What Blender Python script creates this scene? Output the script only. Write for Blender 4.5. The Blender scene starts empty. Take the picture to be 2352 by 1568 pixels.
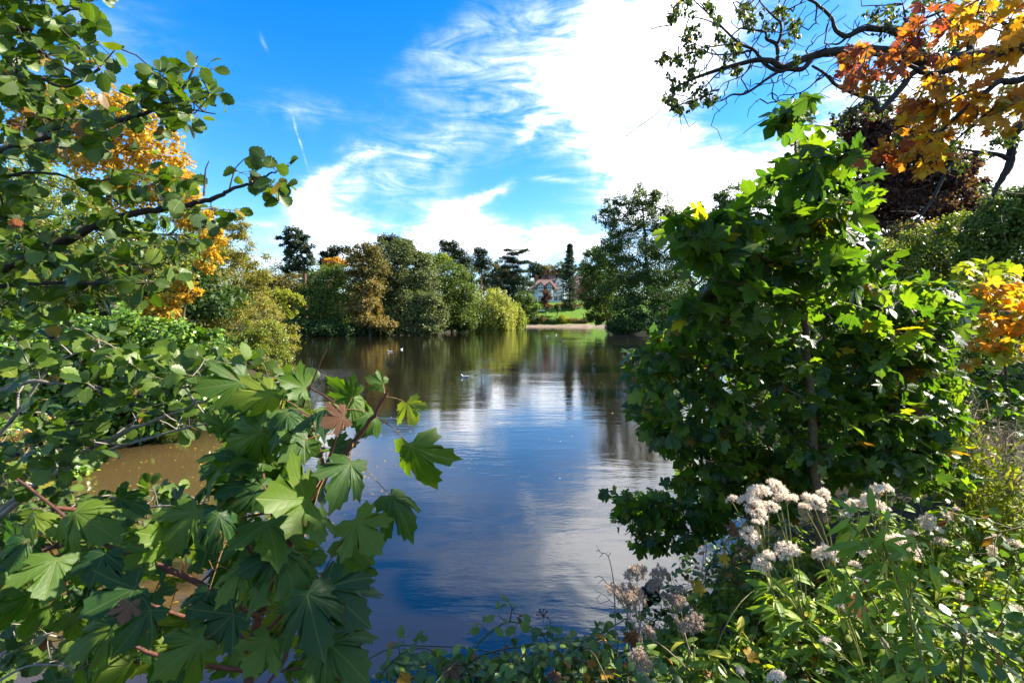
import bpy, math, random
import numpy as np
from mathutils import Matrix, Vector, Euler

# ------------------------------------------------------------------ camera, world, sun, exposure
random.seed(7)
RNG = np.random.default_rng(11)
F = 1110.0                      # focal length in units of a 2352 px wide picture
CX, CY, HOR = 1176.0, 784.0, 735.0
EYE = 2.4                       # eye height above the water
PITCH = math.atan((CY - HOR) / F)
scene = bpy.context.scene
COL = scene.collection
cam_data = bpy.data.cameras.new('camera')
cam_data.lens = 36.0 * F / 2352.0
cam_data.sensor_width = 36.0
cam_data.clip_start = 0.05
cam_data.clip_end = 6000.0
cam = bpy.data.objects.new('camera', cam_data)
COL.objects.link(cam)
cam.location = (0, 0, EYE)
cam.rotation_euler = (math.pi / 2 - PITCH, 0, 0)
scene.camera = cam
cam_data.dof.use_dof = True
cam_data.dof.focus_distance = 7.0
cam_data.dof.aperture_fstop = 9.0

SUN_AZ, SUN_EL = math.radians(78), math.radians(35)      # clockwise from the view direction
EXPOSURE = 1.76
SKY_STRENGTH = 0.092
SUN_STRENGTH = 5.0

scene.view_settings.view_transform = 'Standard'
scene.view_settings.look = 'None'
scene.view_settings.exposure = EXPOSURE
scene.view_settings.gamma = 1.0
scene.view_settings.use_curve_mapping = False
scene.cycles.max_bounces = 6
scene.cycles.diffuse_bounces = 3
scene.cycles.glossy_bounces = 3
scene.cycles.transmission_bounces = 4
scene.cycles.transparent_max_bounces = 6
scene.cycles.caustics_reflective = False
scene.cycles.caustics_refractive = False

sun_data = bpy.data.lights.new('sun', 'SUN')
sun_data.energy = SUN_STRENGTH
sun_data.angle = math.radians(0.55)
sun_data.color = (1.0, 0.93, 0.80)
sun = bpy.data.objects.new('sun', sun_data)
COL.objects.link(sun)
_sd = Vector((math.sin(SUN_AZ) * math.cos(SUN_EL), math.cos(SUN_AZ) * math.cos(SUN_EL), math.sin(SUN_EL)))
sun.rotation_euler = (-_sd).to_track_quat('-Z', 'Y').to_euler()


def P(px, py, d):
    """the point at forward distance d that is seen at px, py of a 2352 x 1568 picture"""
    a = (px - CX) / F
    b = (CY - py) / F
    c, s = math.cos(PITCH), math.sin(PITCH)
    y = c + b * s
    z = -s + b * c
    return np.array((a / y * d, d, EYE + z / y * d))


def D2(px, py):
    p = P(px, py, 1.0) - np.array((0, 0, EYE))
    p /= np.linalg.norm(p)
    return math.atan2(p[0], p[1]), math.asin(p[2])


class NT:
    def __init__(s, tree):
        s.t = tree
        s.n = tree.nodes
        s.l = tree.links

    def new(s, kind, **kw):
        nd = s.n.new(kind)
        for k, v in kw.items():
            setattr(nd, k, v)
        return nd

    def put(s, sock, v):
        if isinstance(v, bpy.types.NodeSocket):
            s.l.new(v, sock)
        elif v is not None:
            sock.default_value = v

    def math(s, op, a, b=None, c=None, clamp=False):
        nd = s.new('ShaderNodeMath', operation=op, use_clamp=clamp)
        s.put(nd.inputs[0], a)
        s.put(nd.inputs[1], b)
        s.put(nd.inputs[2], c)
        return nd.outputs[0]

    def vmath(s, op, a, b=None, out=0):
        nd = s.new('ShaderNodeVectorMath', operation=op)
        s.put(nd.inputs[0], a)
        if op == 'SCALE':
            s.put(nd.inputs['Scale'], b)
        else:
            s.put(nd.inputs[1], b)
        return nd.outputs[out]

    def maprange(s, v, a, b, c=0.0, d=1.0, smooth=True):
        nd = s.new('ShaderNodeMapRange')
        nd.interpolation_type = 'SMOOTHSTEP' if smooth else 'LINEAR'
        s.put(nd.inputs[0], v)
        for i, x in enumerate((a, b, c, d)):
            s.put(nd.inputs[i + 1], x)
        return nd.outputs[0]

    def noise(s, vec, scale, detail=3.0, rough=0.55, dist=0.0, color=False):
        nd = s.new('ShaderNodeTexNoise')
        if vec is not None:
            s.put(nd.inputs['Vector'], vec)
        nd.inputs['Scale'].default_value = scale
        nd.inputs['Detail'].default_value = detail
        nd.inputs['Roughness'].default_value = rough
        nd.inputs['Distortion'].default_value = dist
        return nd.outputs[1 if color else 0]

    def mapping(s, vec, loc=(0, 0, 0), rot=(0, 0, 0), sc=(1, 1, 1), typ='POINT'):
        nd = s.new('ShaderNodeMapping', vector_type=typ)
        s.put(nd.inputs[0], vec)
        nd.inputs[1].default_value = loc
        nd.inputs[2].default_value = rot
        nd.inputs[3].default_value = sc
        return nd.outputs[0]

    def mix(s, fac, a, b, mode='MIX'):
        nd = s.new('ShaderNodeMix', data_type='RGBA', blend_type=mode)
        s.put(nd.inputs[0], fac)
        s.put(nd.inputs[6], a)
        s.put(nd.inputs[7], b)
        return nd.outputs[2]

    def ramp(s, fac, stops):
        nd = s.new('ShaderNodeValToRGB')
        cr = nd.color_ramp
        while len(cr.elements) < len(stops):
            cr.elements.new(0.5)
        for e, (p, c) in zip(cr.elements, stops):
            e.position = p
            e.color = (c[0], c[1], c[2], 1)
        s.put(nd.inputs[0], fac)
        return nd.outputs[0]


# clouds: where each bank of cloud stands in the sky (ends of a streak, width, density)
CLOUDS = [
    (1600, 10, 1400, 160, 75, 1.3), (1430, 150, 1280, 290, 62, 1.3), (1700, 30, 1480, 150, 90, 1.0),
    (1180, 345, 1260, 285, 16, .7), (1380, 320, 1440, 400, 32, 1.0), (1470, 230, 1600, 420, 90, .8),
    (1400, 395, 1720, 450, 50, 1.1), (1700, 420, 2352, 330, 150, 1.3), (2150, 80, 2500, 150, 150, 1.0),
    (1600, 290, 1850, 235, 50, -.75), (2000, 290, 2500, 420, 120, .8), (1600, 520, 2400, 560, 90, 1.0),
    (855, 352, 720, 410, 18, .8), (722, 405, 690, 480, 34, 1.0), (690, 480, 860, 540, 38, 1.1),
    (860, 425, 740, 445, 16, .5), (760, 560, 1250, 560, 34, .9), (1000, 540, 1500, 545, 30, .8),
    (1050, 495, 1085, 485, 18, 1.1), (1070, 480, 1150, 447, 12, 1.0), (1225, 413, 1320, 415, 6, .5),
    (1160, 290, 880, 420, 50, .6), (1250, 120, 1050, 260, 60, .25), (860, 340, 980, 480, 80, .30), (1000, 470, 1150, 560, 40, .4),
    (1120, 60, 900, 180, 34, .34), (1060, 140, 1400, 10, 70, .45), (1000, 195, 1120, 190, 20, .25),
    (545, 238, 800, 275, 22, .38), (600, 200, 700, 215, 16, .18), (930, 230, 1040, 260, 24, .25),
    (1350, 30, 1500, 80, 40, .5), (1300, 150, 1200, 230, 40, .35), (400, 590, 800, 600, 60, .42), (1460, 300, 1520, 290, 70, .35),
    (60, 150, 260, 60, 230, .30), (540, 510, 640, 515, 6, .35), (1340, 470, 1600, 480, 22, .45),
    (672, 268, 679, 300, 2.4, .35), (679, 300, 699, 366, 2.2, .75), (601, 78, 614, 112, 4.0, .28), (1240, 88, 1320, 96, 3.0, .5),
    (1740, 112, 1940, 122, 2.2, .3),
]

world = bpy.data.worlds.new("World")
scene.world = world
world.use_nodes = True
world.cycles.sampling_method = 'MANUAL'
world.cycles.sample_map_resolution = 512
W = NT(world.node_tree)
W.n.clear()
w_out = W.new('ShaderNodeOutputWorld')
w_bg = W.new('ShaderNodeBackground')
w_sky = W.new('ShaderNodeTexSky', sky_type='NISHITA')
w_sky.sun_disc = False
w_sky.sun_elevation = SUN_EL
w_sky.sun_rotation = SUN_AZ
w_sky.altitude = 200
w_sky.air_density = 1.0
w_sky.dust_density = 0.35
w_sky.ozone_density = 2.2
w_tc = W.new('ShaderNodeTexCoord')
w_nrm = W.vmath('NORMALIZE', w_tc.outputs['Generated'])
w_sep = W.new('ShaderNodeSeparateXYZ')
W.l.new(w_nrm, w_sep.inputs[0])
az = W.math('ARCTAN2', w_sep.outputs[0], w_sep.outputs[1])
el = W.math('ARCSINE', w_sep.outputs[2])
w_cmb = W.new('ShaderNodeCombineXYZ')
W.l.new(az, w_cmb.inputs[0])
W.l.new(el, w_cmb.inputs[1])
p0 = w_cmb.outputs[0]
warp = W.vmath('SCALE', W.vmath('SUBTRACT', W.noise(w_nrm, 5.0, 5.0, 0.62, color=True), (0.5, 0.5, 0.5)), 0.15)
warp2 = W.vmath('SCALE', W.vmath('SUBTRACT', W.noise(w_nrm, 5.0, 5.0, 0.62, color=True), (0.5, 0.5, 0.5)), 0.02)
p1 = W.vmath('MULTIPLY', W.vmath('ADD', p0, warp), (1, 1, 0))
p2 = W.vmath('MULTIPLY', W.vmath('ADD', p0, warp2), (1, 1, 0))
acc = 0.0
for (x0, y0, x1, y1, wd, wt) in CLOUDS:
    a0, e0 = D2(x0, y0)
    a1, e1 = D2(x1, y1)
    ca, ce = (a0 + a1) / 2, (e0 + e1) / 2
    k = math.cos(ca)
    hl = math.hypot(a1 - a0, e1 - e0) / 2 + 0.6 * wd / F * k
    m = W.mapping(p2 if wd < 8 else p1, (ca, ce, 0), (0, 0, math.atan2(e1 - e0, a1 - a0)), (hl, 1.15 * wd / F * (k ** .5), 1.0), 'TEXTURE')
    q = W.vmath('DOT_PRODUCT', m, m, out=1)
    g = W.math('POWER', 0.3679, q)
    acc = W.math('MULTIPLY_ADD', g, wt, acc)
# streaky cirrus texture, and the same kind of cloud all round the sky
pr = W.mapping(w_nrm, (0, 0, 0), (0, math.radians(-28), 0), (3.6, 3.4, 16.0))
fib = W.noise(pr, 2.2, 8.0, 0.66, 0.9)
puff = W.noise(w_nrm, 9.0, 7.0, 0.6, 0.4)
tex = W.math('ADD', W.math('MULTIPLY', fib, 0.62), W.math('MULTIPLY', puff, 0.38))
back = W.maprange(w_sep.outputs[1], 0.55, 0.1)
big = W.maprange(W.noise(w_nrm, 2.3, 3.0, 0.5), 0.42, 0.68)
acc = W.math('MULTIPLY_ADD', W.math('MULTIPLY', back, big), 0.9, acc)
dens = W.math('ADD', acc, W.math('MULTIPLY', W.math('SUBTRACT', tex, 0.5), W.math('MULTIPLY', W.math('MINIMUM', W.math('MAXIMUM', acc, 0.0), 0.8), 7.0)))
# soft veil near the horizon
low = W.maprange(el, 0.30, 0.0)
dens = W.math('MULTIPLY_ADD', low, 0.32, dens)
cov = W.maprange(dens, 0.02, 1.35)
w_hs = W.new('ShaderNodeHueSaturation')
w_hs.inputs['Hue'].default_value = 0.506
w_hs.inputs['Saturation'].default_value = 1.46
w_hs.inputs['Value'].default_value = 1.1
W.l.new(w_sky.outputs[0], w_hs.inputs['Color'])
cloud_col = W.mix(W.maprange(dens, .6, 2.3), (3.3, 4.0, 5.2, 1), (9.6, 9.7, 10.0, 1))
w_mix = W.mix(W.math('MULTIPLY', cov, 0.97), w_hs.outputs[0], cloud_col)
W.l.new(w_mix, w_bg.inputs[0])
w_bg.inputs[1].default_value = SKY_STRENGTH
W.l.new(w_bg.outputs[0], w_out.inputs[0])


# ------------------------------------------------------------------ helpers: objects, tags
def tag(o, label=None, cat=None, group=None, kind=None):
    if label:
        o['label'] = label
    if cat:
        o['category'] = cat
    if group:
        o['group'] = group
    if kind:
        o['kind'] = kind
    return o


def root(name, loc, label, cat, group=None):
    o = bpy.data.objects.new(name, None)
    o.empty_display_size = 0.2
    o.location = [float(v) for v in loc]
    COL.objects.link(o)
    return tag(o, label, cat, group)


def link(name, me, parent=None, world_verts=True):
    o = bpy.data.objects.new(name, me)
    COL.objects.link(o)
    if parent is not None:
        o.parent = parent
        if world_verts:
            o.location = [-v for v in parent.location]
            g = parent.parent
            if g is not None:
                o.location = [-(parent.location[i] + g.location[i]) for i in range(3)]
    return o


def mesh_np(name, V, Fc, mat, tint=None, uv=None, smooth=True, extra=None):
    """V (n,3) float, Fc (m,k) int with k = 3 or 4"""
    me = bpy.data.meshes.new(name)
    V = np.ascontiguousarray(V, dtype=np.float32)
    Fc = np.ascontiguousarray(Fc, dtype=np.int32)
    m, k = Fc.shape
    me.vertices.add(len(V))
    me.vertices.foreach_set('co', V.ravel())
    me.loops.add(m * k)
    me.loops.foreach_set('vertex_index', Fc.ravel())
    me.polygons.add(m)
    me.polygons.foreach_set('loop_start', np.arange(0, m * k, k, dtype=np.int32))
    me.polygons.foreach_set('loop_total', np.full(m, k, dtype=np.int32))
    me.polygons.foreach_set('use_smooth', np.full(m, smooth, dtype=bool))
    if tint is not None:
        at = me.attributes.new('tint', 'FLOAT', 'POINT')
        at.data.foreach_set('value', np.ascontiguousarray(tint, dtype=np.float32))
    if uv is not None:
        ul = me.uv_layers.new(name='UVMap')
        ul.data.foreach_set('uv', np.ascontiguousarray(uv[Fc.ravel()], dtype=np.float32).ravel())
    me.update(calc_edges=True)
    if mat is not None:
        me.materials.append(mat)
    return me


class MB:
    """collects boxes, prisms and sweeps and links them as one mesh"""
    def __init__(s):
        s.v, s.f = [], []

    def add(s, vs, fs):
        o = len(s.v)
        s.v += [tuple(float(c) for c in v) for v in vs]
        s.f += [tuple(i + o for i in f) for f in fs]
        return s

    def box(s, c, size, rz=0.0):
        cx, cy, cz = c
        hx, hy, hz = size[0] / 2, size[1] / 2, size[2] / 2
        ca, sa = math.cos(rz), math.sin(rz)
        vs = []
        for z in (-hz, hz):
            for x, y in ((-hx, -hy), (hx, -hy), (hx, hy), (-hx, hy)):
                vs.append((cx + x * ca - y * sa, cy + x * sa + y * ca, cz + z))
        return s.add(vs, [(0, 3, 2, 1), (4, 5, 6, 7), (0, 1, 5, 4), (1, 2, 6, 5), (2, 3, 7, 6), (3, 0, 4, 7)])

    def prism(s, poly, dvec):
        """poly: list of 3-D points (planar); dvec: extrusion"""
        n = len(poly)
        top = [tuple(p[i] + dvec[i] for i in range(3)) for p in poly]
        fs = [tuple(range(n))[::-1], tuple(range(n, 2 * n))] + [(i, (i + 1) % n, n + (i + 1) % n, n + i) for i in range(n)]
        return s.add(list(poly) + top, fs)

    def tube(s, pts, rad, k=6):
        V, Fq = tube_np(np.array(pts, float), np.array(rad, float) if np.ndim(rad) else np.full(len(pts), float(rad)), k)
        return s.add(V, Fq)

    def build(s, name, mat, parent=None, smooth=False, world=False):
        me = bpy.data.meshes.new(name)
        me.from_pydata(s.v, [], s.f)
        me.polygons.foreach_set('use_smooth', [smooth] * len(me.polygons))
        me.update()
        me.materials.append(mat)
        return link(name, me, parent, world)


def nrmz(a):
    return a / np.maximum(np.linalg.norm(a, axis=-1, keepdims=True), 1e-9)


def tube_np(pts, rad, k=6):
    n = len(pts)
    t = nrmz(np.gradient(pts, axis=0))
    ref = np.array((0.0, 0.0, 1.0)) if abs(t[:, 2].mean()) < 0.8 else np.array((1.0, 0.0, 0.0))
    u = nrmz(np.cross(t, ref))
    w = np.cross(t, u)
    a = np.linspace(0, 2 * np.pi, k, endpoint=False)
    V = pts[:, None] + rad[:, None, None] * (np.cos(a)[None, :, None] * u[:, None] + np.sin(a)[None, :, None] * w[:, None])
    i = np.arange(n - 1)[:, None] * k
    j = np.arange(k)[None]
    Fq = np.stack([i + j, i + (j + 1) % k, i + k + (j + 1) % k, i + k + j], -1).reshape(-1, 4)
    return V.reshape(-1, 3), Fq


def tubes_many(A, B, ra, rb, sag=0.06, k=4, wig=0.0):
    """n short bent sticks from A to B, in one go"""
    A, B = np.asarray(A, float), np.asarray(B, float)
    n = len(A)
    d = B - A
    L = np.linalg.norm(d, axis=1, keepdims=True)
    M = (A + B) / 2 + np.array((0, 0, 1.0)) * L * sag + RNG.normal(0, 1, (n, 3)) * L * wig
    t = nrmz(d)
    ref = np.where(np.abs(t[:, 2:3]) < 0.9, np.array([[0, 0, 1.0]]), np.array([[1.0, 0, 0]]))
    u = nrmz(np.cross(t, ref))
    w = np.cross(t, u)
    a = np.linspace(0, 2 * np.pi, k, endpoint=False)
    ring = np.cos(a)[None, :, None] * u[:, None] + np.sin(a)[None, :, None] * w[:, None]
    ra, rb = np.broadcast_to(ra, n)[:, None, None], np.broadcast_to(rb, n)[:, None, None]
    V = np.concatenate([A[:, None] + ring * ra, M[:, None] + ring * (ra + rb) / 2, B[:, None] + ring * rb], 1)
    base = np.arange(n)[:, None, None] * 3 * k
    lvl = np.arange(2)[None, :, None] * k
    j = np.arange(k)[None, None]
    Fq = np.stack([base + lvl + j, base + lvl + (j + 1) % k, base + lvl + k + (j + 1) % k, base + lvl + k + j], -1).reshape(-1, 4)
    return V.reshape(-1, 3), Fq


def join(parts):
    V, Fq, o = [], [], 0
    for v, f in parts:
        V.append(v)
        Fq.append(f + o)
        o += len(v)
    return np.concatenate(V), np.concatenate(Fq)


def wiggly(pts, n=5, amp=0.05):
    """a smooth path through pts with extra points and a little irregularity"""
    pts = np.array(pts, float)
    if len(pts) < 3:
        pts = np.array([pts[0], (pts[0] + pts[-1]) / 2, pts[-1]])
    out = []
    ext = np.vstack([2 * pts[0] - pts[1], pts, 2 * pts[-1] - pts[-2]])
    for i in range(1, len(ext) - 2):
        p0_, p1_, p2_, p3_ = ext[i - 1:i + 3]
        for t in np.linspace(0, 1, n, endpoint=False):
            out.append(.5 * ((2 * p1_) + (-p0_ + p2_) * t + (2 * p0_ - 5 * p1_ + 4 * p2_ - p3_) * t * t + (-p0_ + 3 * p1_ - 3 * p2_ + p3_) * t ** 3))
    out.append(pts[-1])
    out = np.array(out)
    seg = np.linalg.norm(pts[1] - pts[0])
    out[1:-1] += RNG.normal(0, amp * seg / n, out[1:-1].shape)
    return out


def attach(roots, targets, bias=0.25):
    """grow a branch network from root points to every target: parent index per target (into roots+targets)"""
    roots, targets = np.asarray(roots, float), np.asarray(targets, float)
    nr = len(roots)
    d0 = np.array([np.min(np.linalg.norm(roots - t, axis=1)) for t in targets])
    order = np.argsort(d0)
    nodes = np.empty((nr + len(targets), 3))
    nodes[:nr] = roots
    plen = np.zeros(nr + len(targets))
    idx = np.empty(nr + len(targets), int)
    idx[:nr] = np.arange(nr)
    par = np.empty(len(targets), int)
    c = nr
    for t in order:
        dd = np.linalg.norm(nodes[:c] - targets[t], axis=1)
        j = int(np.argmin(dd + bias * plen[:c]))
        par[t] = idx[j]
        nodes[c] = targets[t]
        plen[c] = plen[j] + dd[j]
        idx[c] = nr + t
        c += 1
    cnt = np.ones(nr + len(targets))
    for t in order[::-1]:
        cnt[par[t]] += cnt[nr + t]
    return par, cnt[nr:], nr


def network(roots, targets, r_tip, expo=0.45, bias=0.25, k=4, sag=0.05, wig=0.05, rmax=1.0):
    par, cnt, nr = attach(roots, targets, bias)
    allp = np.vstack([roots, targets])
    rb = np.minimum(r_tip * cnt ** expo, rmax)
    ra = np.minimum(rb * 1.18, rmax)
    V, Fq = tubes_many(allp[par], np.asarray(targets), ra, rb, sag, k, wig)
    return (V, Fq), allp[par]


# ------------------------------------------------------------------ leaf shapes (base at origin, tip towards +Y, length 1, normal +Z)
def fan(outline, ring=0.0, bend=None):
    n = len(outline)
    o = np.array(outline, float)
    V = [(0, 0)]
    if ring:
        V += [tuple(p * ring) for p in o]
    V += [tuple(p) for p in o]
    V = np.array(V)
    Fc = []
    if ring:
        for i in range(n - 1):
            Fc.append((0, 1 + i, 2 + i))
            Fc.append((1 + i, 1 + n + i, 2 + n + i))
            Fc.append((1 + i, 2 + n + i, 2 + i))
    else:
        for i in range(n - 1):
            Fc.append((0, 1 + i, 2 + i))
    z = np.array([bend(x, y) for x, y in V]) if bend else np.zeros(len(V))
    return np.c_[V, z], np.array(Fc)


MAPLE_HALF = [(0.05, -0.08), (0.20, -0.22), (0.34, -0.22), (0.52, -0.24), (0.52, -0.10), (0.60, 0.00), (0.50, 0.05), (0.42, 0.10),
              (0.55, 0.16), (0.58, 0.26), (0.72, 0.30), (0.70, 0.42), (0.80, 0.60), (0.62, 0.58), (0.54, 0.66), (0.44, 0.56),
              (0.31, 0.46), (0.30, 0.60), (0.38, 0.72), (0.27, 0.78), (0.27, 0.90), (0.13, 0.92), (0.0, 1.10)]
MAPLE_SIMPLE = [(0.05, -0.08), (0.32, -0.24), (0.54, -0.22), (0.54, 0.02), (0.42, 0.10), (0.60, 0.24), (0.80, 0.60), (0.54, 0.62),
                (0.31, 0.46), (0.38, 0.72), (0.24, 0.88), (0.0, 1.10)]


def full(half):
    return [(x, y) for x, y in half] + [(-x, y) for x, y in half[::-1] if x > 1e-6]


VEINS = [math.radians(a) for a in (90, 37, 143, -24, 204)]


def maple_bend(droop, pleat, curl, skew=0.0):
    def f(x, y):
        r = math.hypot(x, y)
        th = math.atan2(y, x)
        d = min(abs((th - v + math.pi) % (2 * math.pi) - math.pi) for v in VEINS)
        return -droop * r * r + pleat * min(d, 0.5) * r + curl * x * x + skew * x * y + 0.015 * math.sin(9 * x + 7 * y)
    return f


def mk_maples(half, ring, k=1.0):
    out = []
    for dr, pl, cu, sk in ((.20, .07, -.10, .1), (.65, .05, -.45, -.25), (.05, .06, .35, .3), (.85, .04, -.2, -.4), (.35, .10, -.75, .2), (.5, .05, .3, .5)):
        o = np.array(full(half))
        o[:, 0] *= 1 + sk * 0.25 * np.sign(o[:, 0])
        V, Fc = fan([tuple(p) for p in o] + [tuple(o[0])], ring, maple_bend(dr * k, pl, cu * k, sk * k))
        out.append((V, Fc))
    return out


MAPLE_FINE = mk_maples(MAPLE_HALF, 0.55)
MAPLE_MID = mk_maples(MAPLE_HALF, 0.0, .5)
MAPLE_LOW = mk_maples(MAPLE_SIMPLE, 0.0, .5)


def oval_leaf(width=0.36, n=5, serr=0.0, fold=0.25, droop=0.2, point=1.0, notch=0.0, wave=0.0):
    """leaf with a folded midrib: left and right edge points joined to midrib points"""
    ys = np.linspace(0, 1, n + 1)
    V = [(0, 0, 0)]
    mid, lf, rt = [0], [0], [0]
    for i, y in enumerate(ys[1:-1]):
        w = width * (math.sin(math.pi * y ** (1.0 / point)) ** 0.75) * (1 + serr * (1 if i % 2 else -1))
        zc = -droop * y * y + wave * math.sin(8 * y)
        V.append((0, y, zc))
        mid.append(len(V) - 1)
        V.append((-w, y + 0.02, zc + fold * w))
        lf.append(len(V) - 1)
        V.append((w, y + 0.02, zc + fold * w))
        rt.append(len(V) - 1)
    V.append((0, 1 - notch, -droop))
    e = len(V) - 1
    Fc = [(0, mid[1], lf[1]), (0, rt[1], mid[1])]
    for i in range(1, len(mid) - 1):
        Fc += [(mid[i], mid[i + 1], lf[i + 1]), (mid[i], lf[i + 1], lf[i]), (mid[i], rt[i], rt[i + 1]), (mid[i], rt[i + 1], mid[i + 1])]
    Fc += [(mid[-1], e, lf[-1]), (mid[-1], rt[-1], e)]
    return np.array(V, float), np.array(Fc)


DIAMOND = [(np.array([(0, 0, 0), (.36, .5, .10), (0, 1, -.05), (-.36, .5, .10)], float), np.array([(0, 1, 2), (0, 2, 3)])),
           (np.array([(0, 0, 0), (.44, .42, -.08), (.05, 1, .06), (-.3, .55, .12)], float), np.array([(0, 1, 2), (0, 2, 3)]))]
NEEDLE = [(np.array([(0, 0, 0), (.13, .5, .05), (0, 1, 0), (-.13, .5, .05)], float), np.array([(0, 1, 2), (0, 2, 3)]))]
ALDER = [oval_leaf(.44, 11, .09, .22, .12, .88, .04), oval_leaf(.40, 11, .10, -.15, .35, .92, .0), oval_leaf(.43, 11, .09, .5, -.15, .9, .05), oval_leaf(.41, 11, .10, .05, .6, .85, .03, .03)]
BRAM = [oval_leaf(.34, 7, .06, .22, .2, 1.05), oval_leaf(.31, 7, .06, .10, .4, 1.05), oval_leaf(.36, 7, .05, -.12, .1, 1.0)]
LANCE = [oval_leaf(.15, 5, .03, .3, .5, 1.1), oval_leaf(.13, 5, .03, .1, .9, 1.1), oval_leaf(.16, 5, .03, .35, .2, 1.1)]
SMALL = [oval_leaf(.30, 3, 0, .2, .15), oval_leaf(.34, 3, 0, -.15, .3)]


def frames(tip, nrm):
    tip = nrmz(tip)
    nrm = nrm - (nrm * tip).sum(-1, keepdims=True) * tip
    nrm = nrmz(nrm)
    side = np.cross(tip, nrm)
    return side, tip, nrm


def leaves_np(protos, pos, tip, nrm, size):
    """one mesh of many leaves"""
    side, tip, nrm = frames(tip, nrm)
    n = len(pos)
    which = RNG.integers(0, len(protos), n)
    tint = RNG.random(n)
    Vs, Fs, Ts, Us, o = [], [], [], [], 0
    for k, (pv, pf) in enumerate(protos):
        s = which == k
        m = int(s.sum())
        if not m:
            continue
        sz = np.asarray(size)[s][:, None, None]
        V = pos[s][:, None] + sz * (pv[None, :, 0:1] * side[s][:, None] + pv[None, :, 1:2] * tip[s][:, None] + pv[None, :, 2:3] * nrm[s][:, None])
        Fc = pf[None] + (np.arange(m) * len(pv))[:, None, None]
        Vs.append(V.reshape(-1, 3))
        Fs.append(Fc.reshape(-1, 3) + o)
        Ts.append(np.repeat(tint[s], len(pv)))
        Us.append(np.tile(pv[:, :2], (m, 1)))
        o += m * len(pv)
    return np.concatenate(Vs), np.concatenate(Fs), np.concatenate(Ts), np.concatenate(Us)


PROTO_MESH = {}


def proto_meshes(key, protos, mat):
    if (key, mat.name) not in PROTO_MESH:
        PROTO_MESH[(key, mat.name)] = [mesh_np('leaf', v, f, mat, np.zeros(len(v)), v[:, :2]) for v, f in protos]
    return PROTO_MESH[(key, mat.name)]


def leaf_parts(parent, key, protos, mat, pos, tip, nrm, size, single=290, name='leaf', low=None, mass_name='leaves'):
    """the leaves that show largest as objects of their own, the rest joined"""
    pos, size = np.asarray(pos, float), np.asarray(size, float)
    rel = pos - np.array((0, 0, EYE))
    d = np.maximum(rel[:, 1], 0.3)
    u, v = rel[:, 0] / d * F + CX, HOR - rel[:, 2] / d * F
    inside = (u > -40) & (u < 2392) & (v > -40) & (v < 1600) & (rel[:, 1] > 0.3)
    score = size / d * np.where(inside, 1, 0.001) * RNG.uniform(.8, 1.2, len(d))
    # leaves hidden behind many others count less
    order = np.argsort(-score)
    one, rest = order[:single], order[single:]
    if single:
        side, tp, nm = frames(np.asarray(tip, float)[one], np.asarray(nrm, float)[one])
        mesh = proto_meshes(key, protos, mat)
        loc = np.array(parent.location)
        for i, j in enumerate(one):
            o = bpy.data.objects.new(name, mesh[int(RNG.integers(0, len(mesh)))])
            s = float(size[j])
            x, y, z, q = side[i] * s * float(RNG.uniform(.8, 1.1)), tp[i] * s, nm[i] * s, pos[j] - loc
            o.matrix_basis = Matrix(((x[0], y[0], z[0], q[0]), (x[1], y[1], z[1], q[1]), (x[2], y[2], z[2], q[2]), (0, 0, 0, 1)))
            COL.objects.link(o)
            o.parent = parent
    if len(rest):
        V, Fc, T, U = leaves_np(low or protos, pos[rest], np.asarray(tip, float)[rest], np.asarray(nrm, float)[rest], size[rest])
        o = link(mass_name, mesh_np(mass_name, V, Fc, mat, T, U), parent)
        o['kind'] = 'stuff'


# ------------------------------------------------------------------ materials
def new_mat(name):
    m = bpy.data.materials.new(name)
    m.use_nodes = True
    t = NT(m.node_tree)
    t.n.clear()
    out = t.new('ShaderNodeOutputMaterial')
    return m, t, out


def principled(t, col, rough=0.6, spec=0.4, bump=None, bstr=0.3, bdist=0.02, **kw):
    b = t.new('ShaderNodeBsdfPrincipled')
    t.put(b.inputs['Base Color'], col)
    t.put(b.inputs['Roughness'], rough)
    t.put(b.inputs['Specular IOR Level'], spec)
    for k, v in kw.items():
        t.put(b.inputs[k.replace('_', ' ')], v)
    if bump is not None:
        bn = t.new('ShaderNodeBump')
        bn.inputs['Strength'].default_value = bstr
        bn.inputs['Distance'].default_value = bdist
        t.put(bn.inputs['Height'], bump)
        t.l.new(bn.outputs[0], b.inputs['Normal'])
    return b


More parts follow.
